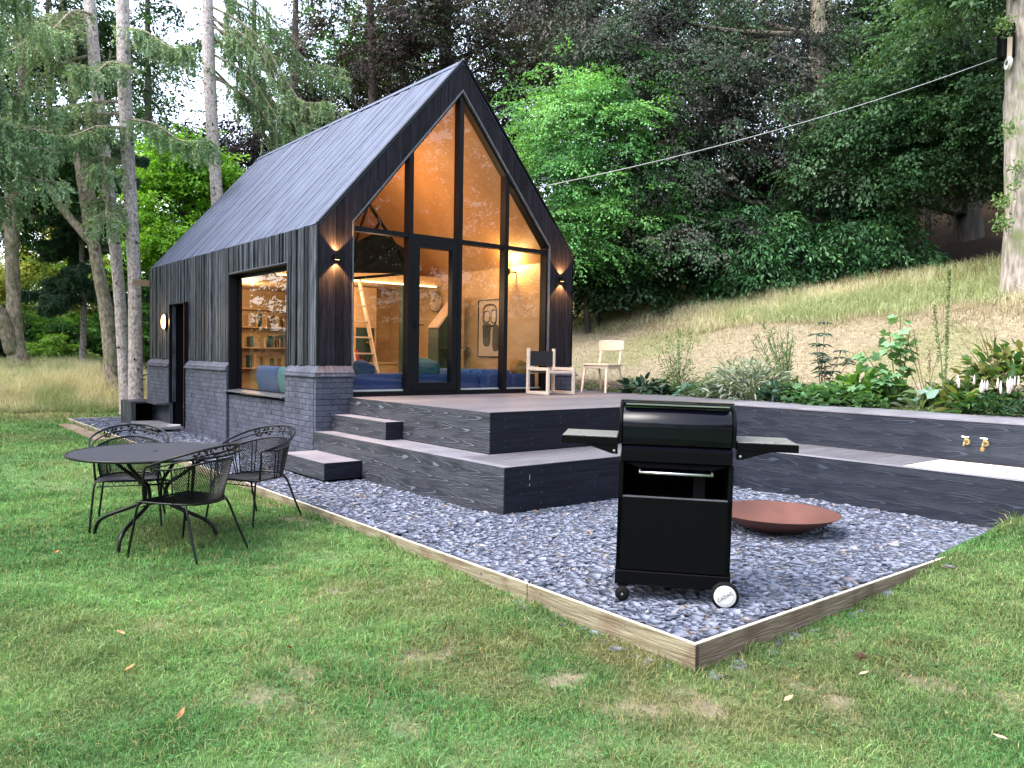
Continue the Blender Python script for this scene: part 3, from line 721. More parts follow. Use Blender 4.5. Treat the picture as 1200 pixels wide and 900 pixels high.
# glazed door
door=empty('door'); door.parent=house
mb=MB(); a,b=m1[1]+.004,m2[0]-.004; dz0,dz1=.964,TZ-.034; fw=.118
mb.box(a,a+fw,GY0+.001,GY1-.02,dz0,dz1); mb.box(b-fw+.02,b,GY0+.001,GY1-.02,dz0,dz1); mb.box(a+fw+.001,b-fw+.019,GY0+.001,GY1-.02,dz0,dz0+fw); mb.box(a+fw+.001,b-fw+.019,GY0+.001,GY1-.02,dz1-fw,dz1)
mb.build('frame',M['black_metal'],door,bevel=.003)
pane('pane',[(a+fw,dz0+fw),(b-fw+.02,dz0+fw),(b-fw+.02,dz1-fw),(a+fw,dz1-fw)],door,y=.09)
mb=MB(); mb.box(a+.045,a+.065,GY0-.045,GY0-.03,1.86,2.0); mb.box(a+.05,a+.06,GY0-.032,GY0+.003,1.92,1.93); mb.box(a+.05,a+.16,GY0-.05,GY0-.036,1.915,1.93)
mb.build('handle',M['black_metal'],door,bevel=.003)
# side window
sw=empty('side_window'); sw.parent=house
mb=MB(); wy0,wy1,wz0,wz1=.955,3.235,.872,2.74
mb.box(-.035,.16,wy0-.02,wy0,.80,wz1+.018); mb.box(-.035,.16,wy1,wy1+.02,.80,wz1+.018); mb.box(-.035,.16,wy0,wy1,wz1,wz1+.018)
mb.box(.125,.165,wy0+.001,wy0+.05,wz0,wz1-.001); mb.box(.125,.165,wy1-.05,wy1-.001,wz0,wz1-.001); mb.box(.125,.165,wy0+.051,wy1-.051,wz1-.05,wz1-.001); mb.box(.125,.165,wy0+.051,wy1-.051,wz0,wz0+.03)
mb.build('frame',M['black_metal'],sw)
mb=MB(); mb.v=[(.14,wy0+.05,wz0+.03),(.14,wy0+.05,wz1-.05),(.14,wy1-.05,wz1-.05),(.14,wy1-.05,wz0+.03)]; mb.f=[(0,1,2,3)]; mb.f=[(3,2,1,0)]; mb.build('pane',M['glass_side'],sw)
mb=MB(); mb.prism([(-.105,.842),(-.105,.862),(.124,.880),(.124,.81)],1,wy0-.03,wy1+.03); mb.build('sill',M['sill'],sw,bevel=.002)
mb=MB(); mb.box(-.038,.0,wy0-.024,wy1+.024,wz1+.019,wz1+.030); mb.build('head_flashing',M['grey_metal'],sw)
# side door recess with lining
sd=empty('side_door'); sd.parent=house
mb=MB(); mb.box(-.09,.4,5.405,5.425,.10,2.40); mb.box(-.09,.4,6.33,6.35,.48,2.40); mb.box(.03,.4,6.33,6.35,.10,.479); mb.box(-.09,.4,5.426,6.329,2.38,2.40)
mb.build('lining',M['black_metal'],sd)
mb=MB(); mb.box(.25,.29,5.43,6.325,.11,2.375)
for i in range(6): mb.box(.243,.2495,5.45+i*.145,5.45+i*.145+.13,.14,2.34)
lf=mb.build('leaf',M['board_front'],sd)
mb=MB(); mb.tube([(.24,5.52,1.1),(.18,5.52,1.1),(.18,5.62,1.1)],.009); mb.build('handle',M['chrome'],lf)
mb=MB(); mb.box(-.094,-.091,5.403,5.418,.10,2.40); mb.build('rusty_edge_strip',M['rust'],sd)
# up-and-down wall lights of the front, bulkhead lamp on the side
def updown(x,z):
    f=MB(); f.box(x-.055,x+.055,-.095,-.01,z-.032,z+.032)
    f.box(x-.035,x+.035,-.0095,-.006,z-.025,z+.025)
    o=f.build('wall_light',M['black_metal'],house,bevel=.003)
    for s in (-1,1):
        g=MB(); g.box(x-.028,x+.028,-.06,-.03,z+s*.0335-.001,z+s*.0335+.001); g.build('lamp_glass',M['lamp_soft'],o)
        l=bpy.data.lights.new('wall_light_beam','SPOT'); l.energy=150; l.color=(1,.48,.14); l.spot_size=R(92); l.spot_blend=.3; l.shadow_soft_size=.012
        lo=bpy.data.objects.new('wall_light_beam',l); COL.objects.link(lo); lo.parent=o; lo.location=(x,-.05,z+s*.04); lo.rotation_euler=(0 if s<0 else math.pi,0,0)
updown(.245,2.775); updown(4.33,2.775)
f=MB(); cy,cz=6.79,2.06
f.lathe([(0,0),(.075,0),(.085,-.01),(.085,-.035),(.0,-.035)],(0,0,0),24,'x')
f.v=[(v[0]-.02,cy+v[1]*1.15,cz+v[2]*1.9) for v in f.v]
bl=f.build('bulkhead_lamp',M['black_metal'],house)
f=MB(); prof=[(.075*math.cos(t),-.035-.055*math.sin(t)) for t in [i*math.pi/16 for i in range(9)]]; f.lathe(prof,(0,0,0),24,'x'); f.v=[(v[0]-.02,cy+v[1]*1.15,cz+v[2]*1.9) for v in f.v]
f.build('lamp_glass',M['amber_em'],bl,smooth=True)
l=bpy.data.lights.new('bulkhead_glow','POINT'); l.energy=16; l.color=(1,.58,.25); l.shadow_soft_size=.06; lo=bpy.data.objects.new('bulkhead_glow',l); COL.objects.link(lo); lo.parent=bl; lo.location=(-.2,cy,cz)
# wooden beam end behind the cabin
mb=MB(); mb.box(-.33,.0,L_C+.05,L_C+.15,2.83,2.96); mb.build('beam_end',M['edging_b'],house,bevel=.004)
# ---- interior shell
mb=MB(); mb.box(.171,.185,.25,.92,.42,3.1); mb.box(.171,.185,3.27,5.40,.42,3.1); mb.box(.171,.185,.92,3.27,.42,.79); mb.box(.171,.185,.92,3.27,2.77,3.1); mb.box(.171,.185,6.36,7.8,.42,3.1)
mb.box(W_-.19,W_-.172,.25,7.8,.42,3.18); mb.prism([(.19,.42),(W_-.19,.42),(W_-.19,3.15),(MX,ZR-.2),(.19,3.15)],1,7.6,7.62)
mb.build('interior_lining',M['ply'],house)
for s in (0,1):
    f=(lambda x:x) if s==0 else (lambda x:W_-x)
    mb=MB(); k=.14; mb.v=[(f(.18),.245,3.10),(f(MX),.245,ZR-.16-.0),(f(MX),7.8,ZR-.16),(f(.18),7.8,3.10)]
    mb.v+=[(v[0],v[1],v[2]-.01) for v in mb.v]; mb.f=[(0,1,2,3),(7,6,5,4)]; mb.build('interior_ceiling',M['ply_dark'],house)
mb=MB(); mb.box(.17,W_-.17,.17,7.8,.38,.42); mb.build('interior_floor',M['floor_in'],house)
mz=MB(); mz.box(.186,W_-.191,3.55,7.6,2.86,3.04); mez=mz.build('mezzanine_floor',M['ply'],house)
mz=MB(); mz.box(.9,4.2,3.50,3.53,2.835,2.858); mz.build('led_strip',M['led'],mez)
# black fan-shaped mezzanine balustrade
mz=MB(); y0=1.25
hub=Vector((1.0,y0,2.62))
def stick(p,q,r=.022):
    mz.tube([p,q],r,4)
top=Vector((1.38,y0,3.87)); end=Vector((2.14,y0,2.95))
stick(top,end,.03)
for t in (.05,.33,.66): stick(hub,top.lerp(end,t),.022)
stick(hub,(2.16,y0,2.80),.022); stick(hub,(1.16,y0,3.6),.02)
mz.v+=[(hub.x,y0+.03,hub.z+.1),(2.2,y0+.03,2.80),(2.2,y0+.03,3.14),(1.62,y0+.03,3.42),(1.2,y0+.03,3.2)]; n=len(mz.v)-5; 
mz.f.append((n,n+1,n+2,n+3,n+4))
fan=mz.build('folded_fan_screen',M['fan_panel'],None)
tag(fan,'black fan-shaped screen of radiating struts hanging inside the upper left gable glazing','screen')
# ------------------------------------------------------------------ interior furniture (seen through the glass)
def plight(p,e,c=(1,.60,.30),r=.12,par=None,nm='lamp_and_fill_light'):
    l=bpy.data.lights.new(nm,'POINT'); l.energy=e; l.color=c; l.shadow_soft_size=r; o=bpy.data.objects.new(nm,l); COL.objects.link(o); o.location=p; o.parent=par; return o
plight((4.17,1.22,3.12),60,(1,.55,.20),.03)
plight((2.3,2.4,4.2),85,(1,.50,.20),.5)  # added fill light for the upper gable, no fixture
plight((1.2,5.9,2.55),70,(1,.66,.38))  # unseen light added to brighten the back of the room
plight((2.2,4.0,2.55),80,(1,.66,.38),.3)  # extra kitchen light near the strip, no fixture of its own
plight((1.9,2.0,2.6),75,(1,.66,.38),.3)  # added fill for the front of the room, no lamp there
mb=MB(); mb.lathe([(0,-.075),(.045,-.06),(.072,-.02),(.075,.02),(.06,.055),(.03,.065)],(4.16,1.22,2.985),20)
sp=mb.build('spot_lamp',M['bbq_gloss'],None,smooth=True); tag(sp,'round black ball spotlight washing light up the plywood wall','wall lamp')
mb=MB(); mb.tube([(4.22,1.22,2.985),(4.385,1.22,2.985)],.015); mb.build('bracket',M['black_metal'],sp)
mb=MB(); mb.lathe([(0,.045),(.05,.045),(.055,.055)],(4.16,1.22,2.985),20); mb.build('bulb',M['warm_em'],sp)
# clock
ck=empty('wall_clock',(4.36,3.75,2.57),0,'round pale wall clock with dark numerals and hands seen through the glazed door','clock')
mb=MB(); mb.lathe([(0,-.035),(.19,-.035),(.215,-.03),(.215,0)],(0,0,0),32,'x'); mb.build('case',M['chrome'],ck)
mb=MB(); mb.lathe([(0,-.037),(.185,-.037)],(0,0,0),32,'x'); mb.build('dial',M['paper'],ck)
mb=MB()
for i in range(12):
    a=i*math.pi/6; y_,z_=.15*math.cos(a),.15*math.sin(a); mb.tube([(-.039,y_*.85,z_*.85),(-.039,y_*1.08,z_*1.08)],.008,4)
mb.build('numerals',M['ink'],ck)
mb=MB(); mb.tube([(-.042,0,0),(-.042,.1,.04)],.007,4); mb.tube([(-.042,0,0),(-.042,-.03,.14)],.006,4); mb.build('hands',M['ink'],ck)
# framed print: rounded black loops, as on the photo
pr=empty('framed_print',(4.375,1.93,2.0),0,'tall framed print of bold rounded grey shapes on the plywood wall','picture')
mb=MB(); mb.box(-.012,0,-.36,.36,-.52,.52); mb.build('print_sheet',M['paper'],pr)
mb=MB(); 
for a in ((-.025,.0,-.375,-.36,-.535,.535),(-.025,0,.36,.375,-.535,.535),(-.025,0,-.36,.36,.52,.535),(-.025,0,-.36,.36,-.535,-.52)): mb.box(*a)
mb.build('frame',M['black_metal'],pr)
mb=MB()
def blob(cy,cz,ry,rz,th=None,x=-.014):
    pts=[(x,cy+ry*math.copysign(abs(math.cos(t))**.6,math.cos(t)),cz+rz*math.copysign(abs(math.sin(t))**.6,math.sin(t))) for t in [i*2*math.pi/28 for i in range(28)]]
    if th: mb.tube(pts,th,4,closed=True)
    else: mb.poly(pts)
blob(.02,.24,.20,.20,.018); blob(.11,.22,.09,.10,.012); blob(-.10,.22,.08,.12,.012); blob(.11,-.12,.12,.22); blob(-.16,-.18,.10,.25); blob(.1,.02,.13,.05,.012)
mb.build('print_shapes',M['print'],pr)
# kitchen
kt=empty('kitchen_unit',(2.4,4.6,.42),0,'plywood kitchen run with wall cupboards below the glowing strip light','kitchen')
mb=MB(); mb.box(0,1.75,0,.6,.0,.86); mb.box(.001,.58,-.012,-.001,.05,.83); mb.box(.59,1.16,-.012,-.001,.05,.83); mb.box(1.17,1.74,-.012,-.001,.05,.83); mb.build('base_cabinet',M['cab_wood'],kt)
mb=MB(); mb.box(-.01,1.77,-.03,.6,.862,.90); mb.build('worktop',M['cab_wood'],kt)
mb=MB(); mb.box(0,.62,.2,.6,1.60,2.42); mb.box(.63,1.1,.05,.6,1.15,2.42); mb.build('wall_cupboard',M['cab_wood'],kt)
mb=MB(); mb.box(.63,1.05,.045,.049,1.0,1.6); mb.build('splashback',M['green_cab'],kt)
for z in (1.12,1.33):
    mb=MB(); mb.box(0,.6,.3,.6,z,z+.02); mb.build('shelf',M['cab_wood'],kt)
mb=MB(); mb.box(0,1.75,.62,.64,0,2.44); mb.build('back_panel',M['ply'],kt)
mb=MB(); mb.box(.12,.42,-.014,-.0125,.35,.55); mb.build('oven_front',M['bbq_gloss'],kt)
gw=MB(); gw.box(3.52,3.85,3.6,3.8,.42,2.845); gw=gw.build('tall_cupboard',M['green_cab'],None,bevel=.003); tag(gw,'tall dark green cupboard beside the kitchen under the mezzanine','cupboard')
mb=MB(); mb.box(3.62,3.635,3.588,3.598,1.3,1.8); mb.build('handle',M['ply'],gw)
# red kettle, vase with flowers, jars
mb=MB(); mb.lathe([(0,0),(.085,0),(.095,.05),(.09,.16),(.06,.24),(.02,.26),(0,.27)],(3.05,4.7,1.322),20); ke=mb.build('kettle',M['red'],None,smooth=True); tag(ke,'red kettle standing on the kitchen worktop','kettle')
mb=MB(); mb.tube([(3.14,4.7,1.40),(3.2,4.7,1.45),(3.2,4.7,1.55),(3.13,4.7,1.57)],.01,6); mb.build('handle',M['ink'],ke)
va=empty('flower_vase',(3.33,4.7,1.322),0,'glass vase of yellow flowers on the kitchen worktop','vase')
mb=MB(); mb.lathe([(0,0),(.05,0),(.07,.08),(.045,.18),(.055,.22)],(0,0,0),16); mb.build('vase_body',M['green_cab'],va,smooth=True)
for i in range(9):
    a=i*2.4; x_,y_,z_=.13*math.cos(a)*(.4+.07*i),.1*math.sin(a),.30+.03*(i%4)
    mb=MB(); mb.tube([(0,0,.18),(x_*.6,y_*.6,.27),(x_,y_,z_)],.003,4); st_=mb.build('stem',M['green_cab'],va)
    mb=MB(); mb.lathe([(0,-.015),(.03,-.005),(.036,.012),(.015,.02),(0,.018)],(x_,y_,z_),8); mb.build('bloom',M['mustard'] if i%3 else M['paper'],st_)
for i,(x_,h_) in enumerate(((2.5,.13),(2.66,.10),(2.82,.16))):
    mb=MB(); mb.lathe([(0,0),(.04,0),(.042,h_*.8),(.03,h_),(0,h_)],(x_,4.95,1.562),12); o=mb.build('storage_jar',M['chrome'] if i==1 else M['green_cab'],None,smooth=True)
    tag(o,['leftmost dark green jar on the lower kitchen shelf','short steel jar between the two dark green jars on the kitchen shelf','taller dark green jar at the right of the kitchen shelf'][i],'jar')
# ladder
ld=empty('ladder',(2.25,3.0,.42),0,'plywood loft ladder leaning against the mezzanine edge left of the kitchen','ladder')
for s in (0,.42):
    mb=MB(); p=Vector((s-.2,-.55,0)); q=Vector((s-.2,.48,2.5)); d=(q-p); 
    mb.v=[]; 
    for b in (p,q):
        for dx,dy in ((0,0),(.03,0),(.03,.10),(0,.10)): mb.v.append((b.x+dx,b.y+dy,b.z))
    mb.f=[(0,1,5,4),(1,2,6,5),(2,3,7,6),(3,0,4,7),(4,5,6,7),(3,2,1,0)]; mb.build('stile',M['chairwood2'],ld)
for i in range(8):
    t=(i+.7)/8.6; mb=MB(); mb.box(-.169,.219,-.55+1.03*t+.005,-.55+1.03*t+.095,2.5*t-.012,2.5*t+.012); mb.build('rung',M['chairwood2'],ld)
# house-shaped dark bookcase
hb=empty('bookcase',(3.58,2.5,.42),0,'dark green house-shaped bookcase against the plywood wall seen through the door','bookcase')
mb=MB(); mb.prism([(0,0),(.75,0),(.75,2.15),(.5,2.15),(0,1.56)],1,.31,.33); mb.build('back_panel',M['green_cab'],hb)
mb=MB(); mb.box(0,.025,0,.309,0,1.55); mb.build('side_panel',M['green_cab'],hb)
mb=MB(); mb.v=[(0,0,1.56),(.5,0,2.15),(.5,.31,2.15),(0,.31,1.56),(-.03,0,1.58),(.49,0,2.19),(.49,.31,2.19),(-.03,.31,1.58)]; mb.f=[(0,1,2,3),(7,6,5,4),(0,4,5,1),(1,5,6,2),(2,6,7,3),(3,7,4,0)]; mb.build('sloping_top',M['chairwood2'],hb)
for z in (.4,.8,1.2):
    mb=MB(); mb.box(.026,.74,.01,.305,z,z+.02); mb.build('shelf',M['green_cab'],hb)
# daybeds and cushions along the glass
def softbox(name,x0,x1,y0,y1,z0,z1,mt,r=.05,puff=0):
    import bmesh
    bm=bmesh.new(); bmesh.ops.create_cube(bm,size=1)
    bmesh.ops.subdivide_edges(bm,edges=bm.edges[:],cuts=7,use_grid_fill=True)
    for v in bm.verts:
        c=v.co.copy(); q=(abs(c.x)*2)**6+(abs(c.y)*2)**6+(abs(c.z)*2)**6
        s=1/(max(q,1e-6))**(1/6) if q>1 else 1
        if puff: 
            m_=1-max(abs(c.x),abs(c.y),abs(c.z))*0; c*= (1-.18*((c.x*2)**2*(c.z*2)**2)*puff)
        v.co=Vector((c.x*(x1-x0)*(.94+.06*s),c.y*(y1-y0)*(.9+.1*s),c.z*(z1-z0)*(.9+.1*s)))
    me=bpy.data.meshes.new(name); bm.to_mesh(me); bm.free(); me.materials.append(mt)
    me.polygons.foreach_set('use_smooth',[True]*len(me.polygons))
    o=bpy.data.objects.new(name,me); COL.objects.link(o); o.location=((x0+x1)/2,(y0+y1)/2,(z0+z1)/2); return o
db=empty('daybed',(2.3,.7,.42),0,'long low navy blue upholstered daybed running behind the gable glazing','daybed')
mb=MB(); mb.box(-1.75,1.75,-.40,.45,0,.34); mb.build('base',M['navy'],db)
for i,(a,b) in enumerate(((-1.76,-.62),(-.60,.58),(.60,1.76))):
    o=softbox('seat_cushion',a,b,-.42,.45,.34,.78,M['navy']); o.parent=db; 
o=softbox('throw',2.4,3.55,.3,1.1,1.12,1.27,M['sheepskin'],puff=.3); tag(o,'shaggy mid-blue throw heaped on the daybed right of the glazed door','throw')
o=softbox('cushion',1.62,2.2,.35,.55,1.13,1.42,M['teal'],puff=1); o.rotation_euler=(.35,0,.1); tag(o,'teal cushion on the daybed behind the door glass','cushion')
o=softbox('cushion',3.72,4.02,.4,.55,1.16,1.42,M['mustard'],puff=1); o.rotation_euler=(.2,.5,0); tag(o,'mustard yellow cushion at the right end of the daybed','cushion')
o=softbox('cushion',.85,1.15,.5,.68,1.14,1.38,M['navy'],puff=1); o.rotation_euler=(.25,.25,0); tag(o,'dark navy cushion at the left end of the daybed near the corner pier','cushion')
sb=softbox('window_seat',.2,.85,1.2,3.3,.42,.86,M['navy']); tag(sb,'navy window seat below the side window','window seat')
o=softbox('cushion',.22,.42,1.05,1.85,.80,1.28,M['teal'],puff=1); o.rotation_euler=(0,-.18,0); tag(o,'teal back cushion nearest the front corner in the side window','cushion')
o=softbox('cushion',.24,.44,1.9,2.75,.80,1.28,M['navy'],puff=1); o.rotation_euler=(0,-.18,0); tag(o,'navy back cushion at the middle of the side window','cushion')
# open shelf with books seen through the side window
bc=empty('book_shelf',(3.2,7.3,.42),0,'plywood wall shelf of books at the back of the room seen through the side window','shelf')
for z in (.7,1.15,1.6,2.0):
    mb=MB(); mb.box(-1.6,.9,0,.28,z,z+.025); mb.build('shelf',M['cab_wood'],bc)
for j,z in enumerate((.725,1.175,1.625)):
    x_=-1.5
    while x_<.8:
        wd=random.uniform(.025,.05); h_=random.uniform(.2,.3)
        if random.random()<.7: 
            mb=MB(); mb.box(x_,x_+wd-.003,.03,.22,z+.001,z+h_); mb.build('book',M[random.choice(['paper','book_tan','teal','cab_wood','green_cab','book_tan','green_cab'])],bc)
        x_+=wd+random.choice([0,0,.0,.12])
# ------------------------------------------------------------------ decks, steps, bench walls
Z1,Z2,Z3=.459,.676,.898
def boards_x(mb,x0,x1,y0,y1,z,w=.142,t=.022):
    n=max(1,round((y1-y0)/w)); s=(y1-y0)/n
    for i in range(n): mb.box(x0,x1,y0+i*s+.0025,y0+(i+1)*s-.0025,z-t,z+random.uniform(-.0005,.0005))
dk=empty('raised_deck',(2.9,-1.6,.46),0,'upper black composite deck level in front of the glazed gable','deck')
def D(mb,name,mt,par,org,**k):
    mb.v=[(v[0]-org[0],v[1]-org[1],v[2]-org[2]) for v in mb.v]; return mb.build(name,mt,par,**k)
o3=(2.9,-1.6,.46)
mb=MB(); boards_x(mb,.425,5.36,-3.19,-.10,Z3); boards_x(mb,A_+.01,W_-A_-.01,-.099,.028,Z3,w=.127); boards_x(mb,W_+.10,5.36,-.099,1.3,Z3)
D(mb,'deck_boards',M['deck_top'],dk,o3,bevel=.002)
mb=MB(); mb.box(.411,.4235,-3.205,-.075,Z1+.004,Z3+.001); D(mb,'side_fascia',M['fascia_side'],dk,o3,bevel=.002)
mb=MB(); mb.box(.4245,4.36,-3.205,-3.1925,Z1+.004,Z3+.001); D(mb,'front_fascia',M['fascia_front'],dk,o3,bevel=.002)
mb=MB(); mb.box(.43,5.33,-3.18,1.28,.1,Z3-.026); D(mb,'deck_frame',M['bbq_inside'],dk,o3)
# screw heads on the front fascia
def screws(org,par,pts,ax):
    mb=MB()
    for p in pts:
        if ax=='y': mb.lathe([(0,-.0015),(.0042,-.001),(.0045,.001)],p,8,'y')
    mb.v=[(v[0]-org[0],v[1]-org[1],v[2]-org[2]) for v in mb.v]; mb.build('screw_heads',M['grey_metal'],par)
screws(o3,dk,[(x,-3.206,z+random.uniform(-.01,.01)) for x in (.62,1.0,1.42,1.85,2.3,2.75,3.2) for z in (.53,.60,.74,.82)],'y')
ld_=empty('lower_deck',(1.5,-3.6,0),0,'lower black composite deck level wrapping round the upper deck above the slate','deck'); o1=(1.5,-3.6,0)
mb=MB(); boards_x(mb,.045,3.245,-4.052,-3.21,Z1,w=.14)
D(mb,'deck_boards',M['deck_top'],ld_,o1,bevel=.002)
mb=MB(); mb.box(-.078,.0425,-4.07,-.075,Z1-.022,Z1+.001); mb.box(.045,.405,-3.205,-.075,Z1-.022,Z1)
D(mb,'border_board',M['deck_plain'],ld_,o1,bevel=.002)
mb=MB(); mb.box(-.092,-.0795,-4.082,-.075,-.1,Z1+.002); D(mb,'side_fascia',M['fascia_side'],ld_,o1,bevel=.002)
mb=MB(); mb.box(-.0785,3.25,-4.082,-4.0705,-.1,Z1+.002); D(mb,'front_fascia',M['fascia_front'],ld_,o1,bevel=.002)
mb=MB(); mb.box(-.07,3.25,-4.06,-.08,-.2,Z1-.026); D(mb,'deck_frame',M['bbq_inside'],ld_,o1)
screws(o1,ld_,[(x,-4.083,z+random.uniform(-.01,.01)) for x in (.12,.38,.75,1.1,1.5,1.9,2.4,2.9) for z in (.08,.2,.3,.4)],'y')
mb=MB(); mb.box(.222,.2255,-4.0835,-4.0825,.265,.285); mb.box(.222,.2255,-4.0835,-4.0825,.325,.372); D(mb,'chalk_mark',M['white_paint'],ld_,o1)
def step(x0,x1,y0,y1,z0,z1,label,gap=0):
    s=empty('deck_step',((x0+x1)/2,(y0+y1)/2,z0),0,label,'step','composite steps up to the deck'); og=tuple(s.location)
    mb=MB(); mb.box(x0+.013,x1-.002,y0+.013,y1,z1-.022,z1); D(mb,'tread',M['deck_plain'],s,og,bevel=.003)
    mb=MB(); mb.box(x0,x0+.0125,y0,y1,z0+gap,z1+.001); D(mb,'side_fascia',M['fascia_side'],s,og,bevel=.002)
    mb=MB(); mb.box(x0+.013,x1-.002,y0,y0+.0125,z0+gap,z1+.001); D(mb,'front_fascia',M['fascia_front'],s,og,bevel=.002)
    mb=MB(); mb.box(x0+.03,x1-.002,y0+.03,y1-.01,z0-.02,z1-.026); D(mb,'step_frame',M['bbq_inside'],s,og)
step(.166,.409,-1.485,-.078,Z1+.004,Z2,'short upper step block against the brick pier, resting on the lower deck')
step(-.586,-.094,-1.397,-.17,0,.226,'lowest step block standing in the slate at the foot of the brick pier',.03)
# bench wall
bw=empty('garden_retaining_wall',(4.36,-6,0),0,'long black wood-grain retaining wall holding back the planting bed','retaining wall'); ob=(4.36,-6,0)
mb=MB(); mb.box(4.36,4.372,-12,-3.2055,Z1+.001,Z3-.001); D(mb,'fascia',M['bench_grain'],bw,ob)
mb=MB()
for i in range(4):
    a=-12+i*2.2; mb.box(4.352,4.99,a+.002,min(a+2.2,-3.193)-.002,Z3-.022+.002,Z3+.002)
mb.box(4.994,5.36,-12,-3.193,Z3-.02,Z3+.001)
D(mb,'coping_board',M['deck_plain'],bw,ob,bevel=.003)
mb=MB(); mb.box(4.374,5.33,-12,-3.2,-.3,Z3-.025); D(mb,'wall_core',M['bbq_inside'],bw,ob)
bn=empty('low_bench_wall',(3.25,-6,0),0,'low black wood-grain bench wall along the slate bed with a boarded top','bench wall'); oc=(3.25,-6,0)
mb=MB(); mb.box(3.25,3.262,-12,-4.083,-.1,Z1+.0); D(mb,'fascia',M['bench_grain'],bn,oc)
mb=MB(); boards_x(mb,3.36,4.355,-6.10,-3.21,Z1,w=.142); D(mb,'top_boards',M['deck_top'],bn,oc,bevel=.002)
mb=MB(); mb.box(3.243,3.357,-12,-4.084,Z1+.0005,Z1+.003+.002); mb.box(3.2635,3.357,-4.083,-3.21,Z1-.02,Z1-.001); D(mb,'edge_board',M['deck_plain'],bn,oc,bevel=.002)
mb=MB(); mb.box(3.265,3.36,-12,-3.25,-.3,Z1-.022); mb.box(3.36,4.355,-6.10,-3.25,-.3,Z1-.024); mb.box(4.30,4.358,-12,-6.10,-.3,Z1-.03); D(mb,'bench_frame',M['bbq_inside'],bn,oc)
# white sunken bath beside it
bt=empty('sunken_bath',(3.85,-7.3,.05),0,'bright white sunken bath set into the bench below the brass taps','bath'); od=(3.85,-7.3,.05)
mb=MB(); mb.box(3.36,4.30,-9.0,-6.104,.415,.427)   # floor close under the rim: a shallow tray
mb.box(3.36,3.385,-9.0,-6.104,.4275,Z1-.004); mb.box(4.275,4.299,-9.0,-6.104,.4275,Z1-.004); mb.box(3.386,4.274,-6.13,-6.104,.4275,Z1-.004)
D(mb,'basin',M['bath'],bt,od,bevel=.004)
mb=MB(); mb.box(4.301,4.358,-9.0,-6.104,Z1-.029,Z1-.004); D(mb,'timber_edge',M['edging_b'],bt,od)
def tap(y,label,tip):
    t=empty('brass_tap',(4.36,y,.665),0,label,'tap','brass garden taps on the black wall')
    mb=MB(); mb.lathe([(0,-.008),(.03,-.008),(.034,-.003),(.034,0)],(0,0,0),20,'x'); mb.build('wall_plate',M['brass'],t,smooth=True)
    mb=MB(); mb.tube([(-.005,0,0),(-.05,0,0),(-.075,0,-.01),(-.08,0,-.04)],.011,10); mb.tube([(-.045,0,0),(-.045,0,.045)],.008,8); mb.build('body',M['brass'],t,smooth=True)
    mb=MB(); mb.tube([(-.045,-.035,.05),(-.045,.035,.055)],.007,6); mb.build('lever_handle',M['chrome'],t)
    if tip: mb=MB(); mb.lathe([(.015,-.075),(.019,-.05),(.014,-.035)],(-.08,0,0),12); mb.build('hose_connector',M['mustard'],t)
tap(-6.345,'brass tap with a bare spout, the left one on the black wall',0); tap(-6.526,'brass tap with a yellow hose connector, the right one on the black wall',1)
# log-store bench by the side door
lb=empty('log_store_bench',(-.3,7.5,0),0,'black slatted box bench with an open log store beside the side door','bench'); oe=(-.3,7.5,0)
mb=MB()
for i in range(9): mb.box(-.585,-.565-(.004 if i%2 else 0),7.12+i*.092,7.12+i*.092+.084,-.05,.47)
D(mb,'side_slats',M['board_side'],lb,oe)
mb=MB(); mb.box(-.56,-.015,7.12,7.94,.435,.47); mb.box(-.56,-.50,7.12,7.15,-.02,.43); mb.box(-.07,-.015,6.36,7.15,-.02,.43); mb.box(-.3,-.02,6.36,7.115,.44,.472); D(mb,'top_boards',M['board_side'],lb,oe)
mb=MB(); mb.box(-.56,-.03,7.6,7.9,-.05,.43); D(mb,'back_panel',M['bbq_inside'],lb,oe)
mb=MB(); mb.box(-.585,-.095,5.43,7.11,.045,.085); dst=D(mb,'door_step',M['deck_plain'],None,(-.3,6.3,0)); dst.location=(-.3,6.3,0); tag(dst,'low grey platform step across the side door','step')
mb=MB(); mb.box(-.5,-.12,5.55,7.05,-.2,.044); D(mb,'step_frame',M['bbq_inside'],dst,(-.3,6.3,0))
# white tub by the brick wall
wb=empty('white_tub',(-.20,5.62,-.0),0,'small round white tub on the slate beside the brick wall and side step','tub')
mb=MB(); mb.lathe([(0,.0),(.10,.0),(.115,.10),(.12,.105),(.112,.11),(.105,.10),(.095,.015),(0,.012)],(0,0,0),24); mb.build('tub_body',M['white_plastic'],wb,smooth=True)

# ------------------------------------------------------------------ barbecue
BB=empty('barbecue',(-.842,-6.67,.0),0,'black gas barbecue on wheels with closed lid and two fold-out side shelves','barbecue')
BB.rotation_euler=(0,R(.75),R(-48.3)); hw=.342; DP=.46
mb=MB(); mb.box(-hw,hw,0,.02,.19,.64); mb.build('door_panel',M['bbq_black'],BB,bevel=.004)
mb=MB(); mb.box(-hw-.004,hw+.004,-.006,DP,.10,.185); mb.build('base_plinth',M['bbq_black'],BB,bevel=.004)
mb=MB(); mb.box(-hw,-hw+.028,0,DP,.187,.86); mb.build('side_panel',M['bbq_black'],BB,bevel=.003)
mb=MB(); mb.box(hw-.028,hw,0,DP,.187,.86); mb.build('side_panel',M['bbq_black'],BB,bevel=.003)
mb=MB(); mb.box(-hw+.028,hw-.028,DP-.02,DP,.187,.84); mb.box(-hw+.029,hw-.029,.021,DP-.021,.60,.615); mb.build('cabinet_back',M['bbq_inside'],BB)
mb=MB(); mb.box(-hw+.029,hw-.029,-.001,.02,.641,.648); mb.build('door_top_edge',M['grey_metal'],BB)
